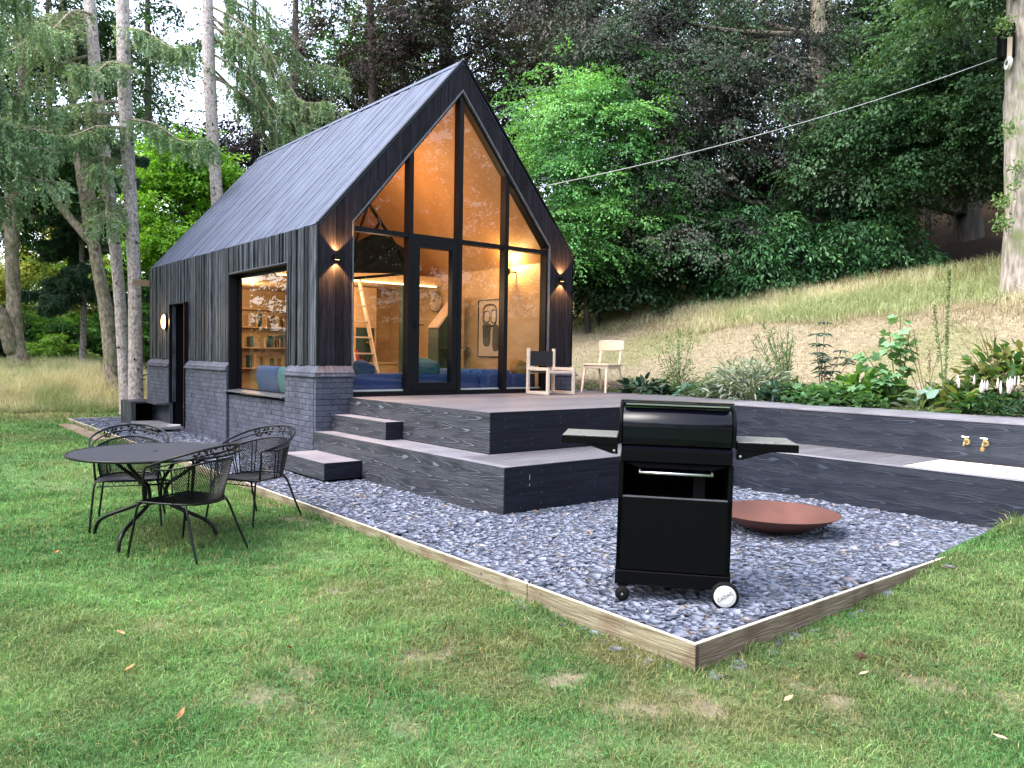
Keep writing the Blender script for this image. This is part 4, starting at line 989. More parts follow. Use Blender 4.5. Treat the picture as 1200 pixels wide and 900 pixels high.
mb=MB(); mb.prism([(.055,.80),(.055,.845),(-.22,.845),(-.22,.83),(-.15,.80)],1,.002,.018)
mb.v=[(v[0],v[1],v[2]) for v in mb.v]
mb2=MB(); mb2.prism([(-hw+.03,.855),(hw-.03,.855),(hw-.12,.825),(-hw+.12,.825)],1,.003,.03); mb2.build('burner_tray',M['bbq_inside'],BB)
mb=MB(); mb.tube([(-.22,-.035,.80),(.22,-.035,.80)],.009,12); mb.tube([(-.215,-.035,.80),(-.215,.01,.815)],.006); mb.tube([(.215,-.035,.80),(.215,.01,.815)],.006); mb.build('towel_rail',M['chrome'],BB,smooth=True)
mb=MB(); mb.box(.12,.19,.16,.17,.62,.80); mb.build('gas_regulator',M['rubber'],BB)
# firebox / control fascia (slightly wider, raked top edge catches the sky)
mb=MB(); prof=[(-.012,.862),(-.012,.938),(.034,.963),(DP,.963),(DP,.862)]
mb.prism(prof,0,-hw+.01,hw-.01); mb.build('control_fascia',M['bbq_black'],BB,bevel=.004,seg=2)
mb=MB(); mb.v=[(-hw+.014,-.0125,.9405),(hw-.014,-.0125,.9405),(hw-.014,.032,.9645),(-hw+.014,.032,.9645)]; mb.f=[(0,1,2,3)]; mb.build('fascia_lip',M['bbq_strip'],BB)
# lid
def lidprof(k):
    pts=[(0-k,.968)]
    pts+=[(0-k,1.02),(.0-k,1.07)]
    for i in range(9):
        t=i/8*math.pi/2; pts.append((.12-(.12+k)*math.cos(t),1.075+(.115+k)*math.sin(t)))
    pts+=[(.20,1.205+k),(.28,1.212+k),(.36,1.19+k)]
    for i in range(1,7):
        t=i/6*math.pi/2; pts.append((.36+(.10+k)*math.sin(t),1.08+(.11+k)*math.cos(t)))
    pts+=[(DP+k,.968)]
    return pts
mb=MB(); mb.prism(lidprof(0),0,-hw+.012,hw-.012); lid=mb.build('lid',M['bbq_gloss'],BB,smooth=False,bevel=.003)
for p in lid.data.polygons:
    if len(p.vertices)==4: p.use_smooth=True
mb=MB()
for a,b in ((-hw-.008,-hw+.012),(hw-.012,hw+.008)): mb.prism(lidprof(.008),0,a+.0005,b-.0005)
mb.build('lid_end_cap',M['bbq_black'],lid,bevel=.003)
mb=MB(); mb.box(-hw+.02,hw-.02,.055,.085,1.196,1.222); mb.box(-hw+.0,hw-.0,.07,.16,1.224,1.232); mb.build('lid_lip',M['bbq_gloss'],lid,bevel=.003)
mb=MB(); mb.box(-hw+.03,hw-.03,.048,.054,1.206,1.214); mb.build('lip_highlight_strip',M['chrome'],lid)
for s in (-1,1):
    sh=empty('side_shelf'); sh.parent=BB
    a,b=(hw+.012,hw+.37) if s>0 else (-hw-.36,-hw-.012)
    mb=MB(); mb.box(a,b,.0,.40,.955,1.0)
    # tapering bracket
    i0=a if s>0 else b; 
    mb.prism([(i0,.954),(i0+s*.20,.954),(i0+s*.03,.90),(i0,.90)],1,.002,.022) ; mb.build('shelf_tray',M['bbq_black'],sh,bevel=.002)
    mb=MB(); mb.box(a+.006,b-.006,.006,.394,1.0008,1.0075); mb.build('shelf_top',M['shelf_top'],sh,bevel=.002)
    mb=MB(); mb.lathe([(0,-.008),(.008,-.006),(.009,0)],(i0+s*.022,.0,.92),10,'y'); mb.build('knob',M['chrome'],sh)
def wheel(name,x,y,z,r,t,white):
    e=empty(name,(x,y,z)); e.parent=BB
    mb=MB(); mb.lathe([(r*.72,-t/2),(r*.94,-t/2),(r,-t*.3),(r,t*.3),(r*.94,t/2),(r*.72,t/2)],(0,0,0),36,'y'); mb.build('tyre',M['rubber'],e,smooth=True)
    mb=MB(); mb.lathe([(0,-t/2-.006),(r*.55,-t/2-.006),(r*.78,-t/2-.001),(r*.78,t/2),(0,t/2)],(0,0,0),36,'y'); mb.build('hub',M['white_plastic'] if white else M['rubber'],e)
    if not white:
        mb=MB(); mb.lathe([(0,-t/2-.012),(r*.16,-t/2-.010),(r*.2,-t/2-.006)],(0,0,0),12,'y'); mb.build('axle_cap',M['chrome'],e)
    return e
wf=wheel('wheel',hw-.028,-.025,.078,.084,.034,True)
tx=bpy.data.curves.new('logo','FONT'); tx.body='CADAC'; tx.size=.029; tx.align_x='CENTER'; tx.align_y='CENTER'; tx.extrude=.0006; tx.space_character=1.05
to=bpy.data.objects.new('tmp',tx); COL.objects.link(to); dg=bpy.context.evaluated_depsgraph_get(); me=bpy.data.meshes.new_from_object(to.evaluated_get(dg)); bpy.data.objects.remove(to)
me.materials.clear(); me.materials.append(M['logo_grey']); lo=bpy.data.objects.new('logo_lettering',me); COL.objects.link(lo); lo.parent=wf; lo.location=(0,-.0255,0); lo.rotation_euler=Euler((R(90),R(-34),0),'XYZ')
wheel('wheel',hw-.028,DP-.03,.078,.084,.034,True)
for y_ in (.0,DP-.06):
    wheel('castor',-hw+.045,y_-.02,.046,.044,.03,False)
    mb=MB(); mb.box(-hw+.015,-hw+.075,y_-.004,y_+.03,.085,.10); mb.build('castor_bracket',M['bbq_black'],BB)
# fire bowl
c=at(909,600,1)-CAM; t=(.165-CAM.z)/c.z; p=CAM+t*c
fb=empty('fire_bowl',(p.x,p.y,.0),0,'wide shallow rust-brown steel fire bowl resting on the slate behind the barbecue','fire bowl')
Rr=.53
out=[(0,.0),(.14,.003)]+[(.14+(Rr-.14)*u,.003+.165*u**1.5) for u in [i/12 for i in range(1,13)]]
inn=[(r_-.006,z_+.006) for r_,z_ in out if r_>0][::-1]
inn=[(Rr-.004,.172)]+[(max(r_,0),z_+.002) for r_,z_ in inn[1:]]+[(0,.012)]
mb=MB(); mb.lathe(out,(0,0,0),64); mb.build('outer_shell',M['rust_dark'],fb,smooth=True)
mb=MB(); mb.lathe([(Rr,.168),(Rr+.004,.172)]+inn,(0,0,0),64); mb.build('inner_dish',M['rust'],fb,smooth=True)
# ------------------------------------------------------------------ iron garden table and chairs
TC=(-2.77,-2.74); gz=float(ground(*TC))
tb=empty('garden_table',(TC[0],TC[1],gz),R(8),'round black iron garden table with perforated top and curved legs on the lawn','table')
TR,TH=.66,.735
mb=MB(); mb.lathe([(.022,TH-.004),(TR-.01,TH-.004),(TR-.01,TH-.012),(.022,TH-.012),(.022,TH-.004)],(0,0,0),72); mb.build('table_top',M['mesh_top'],tb)
mb=MB(); mb.tube([(TR*math.cos(t),TR*math.sin(t),TH-.010) for t in [i*2*math.pi/72 for i in range(72)]],.011,8,closed=True); mb.tube([(.023*math.cos(t),.023*math.sin(t),TH-.006) for t in [i*2*math.pi/16 for i in range(16)]],.004,6,closed=True); mb.build('rim',M['wire'],tb,smooth=True)
def smoothpts(P,n=6):
    P=[Vector(p) for p in P]; out=[]
    for i in range(len(P)-1):
        p0=P[max(i-1,0)];p1=P[i];p2=P[i+1];p3=P[min(i+2,len(P)-1)]
        for k in range(n):
            t=k/n; out.append(.5*((2*p1)+(p2-p0)*t+(2*p0-5*p1+4*p2-p3)*t*t+(3*p1-p0-3*p2+p3)*t**3))
    out.append(P[-1]); return out
for k in range(4):
    a=R(38+90*k); c_,s_=math.cos(a),math.sin(a)
    prof=[(.40,TH-.014),(.385,.66),(.26,.56),(.125,.47),(.085,.38),(.115,.30),(.25,.24),(.42,.175),(.50,.12),(.53,.05),(.532,.0)]
    pts=smoothpts([(r_*c_,r_*s_,z_) for r_,z_ in prof],5)
    mb=MB(); mb.tube(pts,.0155,8); mb.build('leg',M['wire'],tb,smooth=True)
mb=MB()
for z_,r_ in ((.47,.125),(.315,.11)): mb.tube([(r_*math.cos(t),r_*math.sin(t),z_) for t in [i*2*math.pi/24 for i in range(24)]],.009,6,closed=True)
mb.tube([(-.4,0,TH-.02),(.4,0,TH-.02)],.008,6); mb.tube([(0,-.4,TH-.02),(0,.4,TH-.02)],.008,6)
mb.build('waist_ring',M['wire'],tb,smooth=True)

def make_chair():
    t=empty('iron_garden_chair'); W=M['wire']
    SH=.43
    # seat outline (front = -y)
    outl=[(-.235,-.255),(.235,-.255),(.255,-.20),(.235,.08),(.16,.21),(0,.245),(-.16,.21),(-.235,.08),(-.255,-.20)]
    op=smoothpts([(x,y,SH) for x,y in outl]+[(outl[0][0],outl[0][1],SH)],4)[:-1]
    mb=MB(); mb.tube(op,.008,6,closed=True); mb.tube([(-.235,-.258,SH-.045),(.235,-.258,SH-.045)],.005,5)
    for i in range(9): x=-.225+i*.05; mb.tube([(x,-.257,SH),(x+.025,-.258,SH-.045),(x+.05 if i<8 else x,-.257,SH)],.003,4)
    mb.build('seat_frame',W,t,smooth=True)
    # expanded-metal seat
    mb=MB(); px=[p.x for p in op]; 
    def inside(x,y):
        n=len(op); c=False
        for i in range(n):
            a,b=op[i],op[i-1]
            if (a.y>y)!=(b.y>y) and x<(b.x-a.x)*(y-a.y)/(b.y-a.y)+a.x: c=not c
        return c
    for sg in (-1,1):
        for k in range(-46,47):
            o=k*.019; pts=[]
            for j in range(-30,31):
                x=j*.01; y=o+sg*x*.62
                if inside(x,y): pts.append((x,y,SH-.001-.012*(1-(x/.25)**2)))
            if len(pts)>2: mb.tube([pts[0],pts[len(pts)//2],pts[-1]],.0034,3,cap=False)
    mb.build('seat_mesh',W,t)
    # legs
    for sx in (-1,1):
        mb=MB(); mb.tube(smoothpts([(sx*.24,-.245,SH),(sx*.255,-.27,SH-.05),(sx*.27,-.30,.2),(sx*.285,-.335,.0)],4),.0095,7); mb.build('leg',W,t,smooth=True)
        mb=MB(); mb.tube(smoothpts([(sx*.20,.13,SH),(sx*.225,.175,SH-.04),(sx*.255,.245,.2),(sx*.285,.33,.0)],4),.0095,7); mb.build('leg',W,t,smooth=True)
    # swept rim: front arm tips low, back high
    def rim(u,off=0,dz=0):   # u -1..1
        a=u*R(128); r=.325+off; x=r*math.sin(a)*(1.0+.02*math.cos(a)); y=.02+ (r+.03)*math.cos(a); 
        z=.655+.215*(.5+.5*math.cos(a))**1.1+dz; return Vector((x,y,z))
    mb=MB(); NU=36
    r1=[rim(-1+2*i/NU) for i in range(NU+1)]; r2=[rim(-.97+1.94*i/NU,-.025,-.045*(1-abs(-1+2*i/NU)**3)-.004) for i in range(NU+1)]; r3=[rim(-.94+1.88*i/NU,-.045,-.10*(1-abs(-1+2*i/NU)**3)-.008) for i in range(NU+1)]
    mb.tube(r1,.010,7); mb.tube(r2,.006,6); mb.tube(r3,.008,6)
    for sx in (-1,1): mb.tube(smoothpts([r1[0 if sx<0 else -1],(sx*.262,-.205,.60),(sx*.25,-.21,SH)],4),.010,7)
    mb.build('arm_rim',W,t,smooth=True)
    for u0 in (-.39,.39,-.75,.75):
        mb=MB()
        for u in (u0-.03,u0+.03):
            p=rim(u,-.045,-.10*(1-abs(u)**3)); a=u*R(128); q=(.235*math.sin(a),.03+.20*math.cos(a),SH); mb.tube([p,q],.006,5)
        a=u0*R(128); mb.tube([(.225*math.sin(a-.1),.03+.19*math.cos(a-.1),SH+.004),(.225*math.sin(a+.1),.03+.19*math.cos(a+.1),SH+.004)],.006,5)
        mb.build('back_post',W,t)
    # wrap-round expanded metal back
    mb=MB()
    def bp(u,v):
        top=rim(u,-.045,-.10*(1-abs(u)**3)-.004); a=u*R(128); bot=Vector((.245*math.sin(a),.02+.215*math.cos(a),SH+.004)); return bot.lerp(top,v)
    NK=46
    for sg in (-1,1):
        for k in range(-20,NK+20):
            pts=[]
            for j in range(9):
                v=j/8; u=-.62+1.24*(k/NK)+sg*v*.30
                if -.62<=u<=.62: pts.append(bp(u,v))
            if len(pts)>1: mb.tube(pts,.0032,3,cap=False)
    mb.tube([bp(-.62,v/4) for v in range(5)],.006,5); mb.tube([bp(.62,v/4) for v in range(5)],.006,5); mb.tube([bp(-.62+1.24*i/20,.02) for i in range(21)],.005,5)
    mb.build('back_mesh',W,t)
    # cast leaf ornaments between the rim wires
    mb=MB()
    for u0 in (-.20,0,.20,-.32,.32):
        for j in range(7):
            u=u0+(j-3)*.018; dz=-.015-.07*((j*37%10)/10)
            c=rim(u,-.02,dz); a=j*1.3+u0*5; L=.026
            tn=(rim(u+.01)-rim(u-.01)).normalized(); up=Vector((0,0,1)); d=(tn*math.cos(a)+up*math.sin(a)); s_=(tn*-math.sin(a)+up*math.cos(a)); nr=tn.cross(up)
            n=len(mb.v)
            for q in (c-d*L*.4,c+s_*L*.45+nr*.004,c+d*L,c-s_*L*.45+nr*.004): mb.v.append(tuple(q))
            mb.f.append((n,n+1,n+2,n+3))
            for q in (c-d*L*.4,c+s_*L*.45+nr*.009,c+d*L,c-s_*L*.45+nr*.009): mb.v.append(tuple(q-nr*.003))
            mb.f.append((n+7,n+6,n+5,n+4))
    mb.build('leaf_ornament',W,t)
    return t
ch=make_chair()
def placec(o,x,y,face,label):
    o.location=(x,y,float(ground(x,y))+.002); o.rotation_euler=(0,0,math.atan2(face[1],face[0])+math.pi/2)
    tag(o,label,'chair','black iron garden chairs round the table')
placec(ch,-2.70,-3.43,(-.51,.86),'black mesh-backed iron chair nearest the camera in front of the table')
c2=copy_tree(ch); placec(c2,-1.85,-2.58,(-.88,-.42),'black mesh-backed iron chair on the right of the table beside the slate edging')
c3=copy_tree(ch); placec(c3,-2.80,-2.02,(-.30,-.92),'black mesh-backed iron chair behind the table, its leafy back rim showing above the top')

# ------------------------------------------------------------------ two pale wooden chairs on the deck
wc=empty('cafe_chair',(5.03,-.33,Z3+.001),0,'pale beech cafe chair with curved backrest standing at the open right end of the deck','chair')
MW=M['chairwood']
def leg(mb,p,q,r0,r1,sx=1,sy=1):
    p=Vector(p);q=Vector(q); n=len(mb.v)
    for c,r in ((p,r0),(q,r1)):
        for a,b in ((-1,-1),(1,-1),(1,1),(-1,1)): mb.v.append((c.x+a*r*sx,c.y+b*r*sy,c.z))
    mb.f+=[tuple(n+i for i in f) for f in ((3,2,1,0),(4,5,6,7),(0,1,5,4),(1,2,6,5),(2,3,7,6),(3,0,4,7))]
# local frame: front = -x
fl=[(-.27,-.22),(-.27,.22)]; bl_=[(.33,-.20),(.33,.20)]
for (x,y) in fl:
    mb=MB(); leg(mb,(x,y,0),(-.20,y*.9,.44),.014,.022); mb.build('leg',MW,wc,bevel=.006,seg=2)
for (x,y) in bl_:
    mb=MB(); mb.tube(smoothpts([(x,y*1.05,0),(.225,y*.95,.42),(.24,y*.93,.55),(.29,y*.9,.76)],4),[.013]+[.016]*3+[.021]*4+[.019]*4+[.014],8); mb.build('leg',MW,wc,smooth=True)
mb=MB(); mb.box(-.235,-.215,-.19,.19,.385,.435); mb.box(.19,.21,-.18,.18,.385,.435); mb.box(-.22,.2,-.205,-.185,.385,.435); mb.box(-.22,.2,.185,.205,.385,.435); mb.build('seat_rail',M['chairwood2'],wc,bevel=.003)
st=softbox('seat',-.25,.23,-.225,.225,.437,.462,MW); st.parent=wc
mb=MB(); n=10
prof=[]
for i in range(n+1):
    u=-1+2*i/n; y=u*.235; x=.275-.055*(1-u*u)+.0; 
    hz=.082*(1-.12*abs(u)**6)
    for (dx,z) in ((0,.765-hz),(0.018,.765-hz),(.028,.765+hz),(.010,.765+hz)): mb.v.append((x+dx-.01,y,z))
for i in range(n):
    for k in range(4): mb.f.append((i*4+k,i*4+(k+1)%4,(i+1)*4+(k+1)%4,(i+1)*4+k))
mb.f+=[(3,2,1,0),(n*4,n*4+1,n*4+2,n*4+3)]
mb.build('backrest',MW,wc,smooth=False,bevel=.012,seg=3)
wc.rotation_euler=(0,0,R(14)); wc.scale=(1.05,1.05,1.05)
# square-framed armchair, back towards the wall
ac=empty('lounge_chair',(3.80,-.35,Z3+.001),R(0),'low pale wooden chair with square side frames and dark web back beside the glazing','chair')
def loop(x,h1,h0=.0,y0=-.30,y1=.22,r=.022):
    mb=MB(); mb.box(x-r,x+r,y0,y0+2*r,h0,h1); mb.box(x-r,x+r,y1-2*r,y1,h0,h1+.30); mb.box(x-r,x+r,y0+2*r+.0005,y1-2*r-.0005,h0,h0+2*r); mb.box(x-r,x+r,y0+2*r+.0005,y1-2*r-.0005,h1-2*r,h1)
    mb.build('side_frame',MW,ac,bevel=.003)
loop(-.27,.42); loop(.27,.42)
for q in ((-.247,.247,-.28,-.245,.33,.37),(-.247,.247,.17,.205,.33,.37),(-.247,.247,.17,.20,.0,.04)):
    mb=MB(); mb.box(*q); mb.build('cross_rail',MW,ac,bevel=.003)
mb=MB(); mb.box(-.246,.246,-.24,.165,.345,.365); mb.build('seat_web',M['dark_net'],ac)
mb=MB(); mb.box(-.246,.246,.19,.205,.44,.68); mb.build('back_web',M['dark_net'],ac)
# white candle pot on the deck inside corner
cp=MB(); cp.lathe([(0,0),(.055,0),(.06,.12),(.05,.13),(.04,.16),(0,.165)],(3.95,.25,1.21),16); o=cp.build('candle_pot',M['white_paint'],None,smooth=True); tag(o,'small white pot behind the glass at the right end of the daybed','pot')

# ------------------------------------------------------------------ rope from the right-hand tree to the roof
TR_=Vector((12.77,-4.02,0)); 
a=Vector(at(1168,68,15.2)); b_=Vector((3.72,.10,4.20)); rp=[]
for i in range(25):
    t=i/24; p=a.lerp(b_,t); p.z-=.18*4*t*(1-t); rp.append(p)
mb=MB(); mb.tube(rp,.008,6); ro=mb.build('rope_line',M['rope'],None,smooth=True); tag(ro,'pale rope slung from the big tree on the right to the cabin roof','rope')
lp=empty('tree_lamp',tuple(at(1180,48,15.3)),R(40),'black box floodlight with pale bracket and pulley fixed high on the right-hand trunk','lamp')
mb=MB(); mb.prism([(-.12,-.35),(.14,-.35),(.20,.30),(-.06,.34)],1,-.12,.12); mb.build('housing',M['bbq_black'],lp,bevel=.02)
mb=MB(); mb.box(-.15,-.125,-.04,.04,-.42,.02); mb.build('bracket',M['chairwood2'],lp)
mb=MB(); mb.lathe([(.05,-.03),(.12,-.03),(.12,.03),(.05,.03)],(-.10,0,-.46),20,'y'); mb.build('pulley',M['white_paint'],lp)
# ------------------------------------------------------------------ foliage toolkit
def unit(v): return v/np.maximum(np.linalg.norm(v,axis=-1,keepdims=True),1e-9)
def leaves_mesh(name,P,D,Nn,L,Wd,col,mat,parent,fold=.15):
    """one diamond-shaped folded face per leaf; P base, D direction, Nn normal"""
    D=unit(D); S=unit(np.cross(D,Nn)); Nn=np.cross(S,D)
    L=L[:,None]; Wd=Wd[:,None]
    V=np.stack([P,P+D*L*.45+S*Wd*.5+Nn*Wd*fold,P+D*L-Nn*L*.12,P+D*L*.45-S*Wd*.5+Nn*Wd*fold],1)
    n=len(P); F=np.arange(n*4).reshape(n,4)
    return np_obj(name,V,F,mat,parent,np.repeat(col,4,0))
def spray_template(m, length, width, rng, droop=.25, leafl=.08):
    """positions, directions, normals of m leaves on a forked twig; x forward, z up"""
    t=rng.random(m)**.75; s=rng.uniform(-1,1,m); y=s*width*(.35+.65*np.sin(np.clip(t,0,1)*2.6))*.5
    x=t*length; z=-droop*length*t*t-.3*np.abs(y)*.6+rng.normal(0,.02,m)*length
    P=np.stack([x,y,z],-1); D=np.stack([np.full(m,.7),s*.9+rng.normal(0,.35,m),-.35+rng.normal(0,.25,m)],-1)
    Nn=np.stack([rng.normal(0,.3,m),rng.normal(0,.3,m),np.ones(m)],-1)
    return P,unit(D),unit(Nn)
def sprays(C, Fw, Up, sc_, m, length, width, leafl, leafw, cols, rng, droop=.25, jit=.25):
    """C centres (n,3), Fw forward (n,3); returns P,D,N,L,W,col for all leaves"""
    n=len(C); Fw=unit(Fw); S=unit(np.cross(Up,Fw)); U=np.cross(Fw,S); Rm=np.stack([Fw,S,U],-1)
    T=[spray_template(m,length,width,rng,droop) for _ in range(6)]
    k=rng.integers(0,6,n)
    tp=np.stack([t[0] for t in T])[k]; td=np.stack([t[1] for t in T])[k]; tn=np.stack([t[2] for t in T])[k]
    P=np.einsum('nij,nmj->nmi',Rm,tp*sc_[:,None,None])+C[:,None,:]
    D=np.einsum('nij,nmj->nmi',Rm,td); Nn=np.einsum('nij,nmj->nmi',Rm,tn)
    P=P.reshape(-1,3); D=D.reshape(-1,3)+rng.normal(0,jit,(n*m,3)); Nn=Nn.reshape(-1,3)+rng.normal(0,jit,(n*m,3))
    L=leafl*(.6+.7*rng.random(n*m)); Wd=L*leafw
    c=np.repeat(cols,m,0)*(.7+.6*rng.random((n*m,1)))
    return P,D,Nn,L,Wd,c
def limb(mb,pts,r0,r1,seg=8,pw=1.0):
    pts=smoothpts(pts,4); n=len(pts); rs=[r0+(r1-r0)*(i/(n-1))**pw for i in range(n)]
    mb.tube(pts,rs,seg)
def trunk_obj(name,pts,radii,mat,parent,seg=20,wob=.06,knots=0,flare=0):
    """pts local; radii per point; surface displaced with noise"""
    P=[Vector(p) for p in pts]; P[0].z=min(P[0].z,-.45); PS=smoothpts(P,7); n=len(PS)
    rs=np.interp(np.linspace(0,len(P)-1,n),np.arange(len(P)),radii)
    mb=MB(); mb.tube(PS,[float(q) for q in rs],seg)
    V=np.array(mb.v).reshape(n,seg,3); C_=np.array([tuple(p) for p in PS])[:,None,:]
    d=V-C_; an=np.linspace(0,2*math.pi,seg,endpoint=False)[None,:]; hh=np.linspace(0,1,n)[:,None]*n*.35
    sd=random.random()*50
    q=1+wob*(fbm(np.cos(an)*1.2+hh+sd,np.sin(an)*1.2+hh*.8+sd)-.5)*4
    if flare:
        z=np.array([p.z for p in PS])[:,None]-PS[0].z; q=q*(1+flare*np.exp(-np.maximum(z-.4,0)/(radii[0]*1.3))*(1+.5*np.cos(an*5+sd)))
    V=C_+d*q[...,None]; mb.v=[tuple(v) for v in V.reshape(-1,3)]
    return mb.build(name,mat,parent,smooth=True)

def crown_points(lobes, n, rng, shell=.55, under=.35):
    """sample spray centres in ellipsoid lobes (cx,cy,cz,rx,ry,rz,weight)"""
    w_=np.array([l[3]*l[4]*l[5] for l in lobes])**.75; w_/=w_.sum(); k=rng.choice(len(lobes),n,p=w_)
    Lb=np.array([l[:6] for l in lobes])[k]; u=unit(rng.normal(0,1,(n,3))); r=(shell+(1-shell)*rng.random(n))**.8
    ok=(u[:,2]>-.75)
    P=Lb[:,:3]+u*Lb[:,3:]*r[:,None]
    out=unit(u/Lb[:,3:]*Lb[:,3:].mean(1,keepdims=True))
    return P[ok],out[ok],k[ok]
def broadleaf(name,base,trunk,radii,lobes,nspray,palette,label,cat='tree',group=None,leaf=.085,leafw=.62,spl=.75,m=30,seed=1,
              mat='leaf',bark='bark_dark',droop=.25,shell=.5,view=None,limbs=True,drop=-.15,flare=.4,dark_in=.45,trunkseg=16,gap=.0,gapscale=.6):
    rng=np.random.default_rng(seed); random.seed(seed)
    t=empty(name,tuple(base),0,label,cat,group)
    bz=np.array([base[0],base[1],base[2]])
    tr=trunk_obj('trunk',trunk,radii,M[bark],t,trunkseg,flare=flare)
    nc=max(nspray//9,12); P,out,k=crown_points(lobes,nc,rng,shell)
    rep=rng.integers(0,len(P),nspray); bo=unit(out*np.array([1,1,.15])+rng.normal(0,.25,out.shape)); cs=rng.normal(0,1,(nspray,3))
    lf=bo[rep]; side=unit(np.cross(lf,np.array([0,0,1.]))); cl=np.clip(.62*np.cbrt(lobes[0][3]*lobes[0][4]*lobes[0][5])/1.3,.35,1.1)
    tdn=rng.random(nspray)
    P=P[rep]+lf*(cs[:,:1]*.42*cl)+side*(cs[:,1:2]*.42*cl)+np.array([0,0,1.])*(cs[:,2:3]*.10*cl)-np.array([0,0,1.])*(np.maximum(cs[:,:1],0)*droop*.35*cl+np.abs(cs[:,1:2])*.1*cl)
    out=unit(out[rep]*.6+lf*.4+side*np.sign(cs[:,1:2])*.35); k=k[rep]
    if gap:
        q=fbm(P[:,0]*gapscale+seed,P[:,2]*gapscale+P[:,1]*gapscale*.7,3); s_=q>np.quantile(q,gap); P,out,k=P[s_],out[s_],k[s_]
    n=len(P)
    Fw=out*np.array([1,1,.35])+rng.normal(0,.35,(n,3))+np.array([0,0,drop]); Up=np.tile([0,0,1.],(n,1))+rng.normal(0,.15,(n,3))+out*.25
    pal=np.array(palette); ci=rng.random(n); tone=fbm(P[:,0]*.9+seed*3,P[:,1]*.9+P[:,2]*1.1,3); tt=np.clip((tone-.3)/.4+rng.normal(0,.18,n),0,.999)*(len(pal)-1); i0=tt.astype(int); fr_=(tt-i0)[:,None]
    cols=pal[i0]*(1-fr_)+pal[np.minimum(i0+1,len(pal)-1)]*fr_
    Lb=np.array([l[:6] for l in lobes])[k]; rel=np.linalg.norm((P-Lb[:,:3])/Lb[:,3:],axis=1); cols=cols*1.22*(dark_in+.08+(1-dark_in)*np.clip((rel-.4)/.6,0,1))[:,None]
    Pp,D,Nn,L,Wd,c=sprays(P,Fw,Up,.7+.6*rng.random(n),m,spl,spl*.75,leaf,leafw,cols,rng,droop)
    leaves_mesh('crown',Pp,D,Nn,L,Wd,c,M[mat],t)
    if limbs:
        tp=[Vector(p) for p in smoothpts([Vector(q) for q in trunk],6)]
        mb=MB()
        for l in lobes:
            c_=Vector(l[:3]); j=min(range(len(tp)),key=lambda i:(tp[i]-c_).length+abs(tp[i].z-(c_.z-l[5]*.9))*1.2)
            s_=tp[j]; rr_=max(.035,float(np.interp(j/len(tp)*(len(radii)-1),range(len(radii)),radii))*.45)
            mid=s_.lerp(c_,.5)+Vector((random.uniform(-.3,.3),random.uniform(-.3,.3),-.08*(c_-s_).length+random.uniform(-.1,.3)))
            rr_=min(rr_,.11); limb(mb,[s_,mid,c_],rr_,.02,7)
            for q in range(4):
                e=c_+Vector((random.uniform(-1,1)*l[3],random.uniform(-1,1)*l[4],random.uniform(-.6,.8)*l[5]))*.85
                limb(mb,[mid.lerp(c_,random.uniform(.1,.8)),mid.lerp(e,.7)+Vector((0,0,.15)),e],rr_*.4,.008,5)
        mb.build('branches',M[bark],t,smooth=True)
    return t
def loc(base,px,py,d):
    q=at(px,py,d); return (q.x-base[0],q.y-base[1],q.z-base[2])
def G(x,y): return float(ground(x,y))
def baseat(px,d,dz=0):
    q=at(px,420,d); return (q.x,q.y,G(q.x,q.y)+dz)

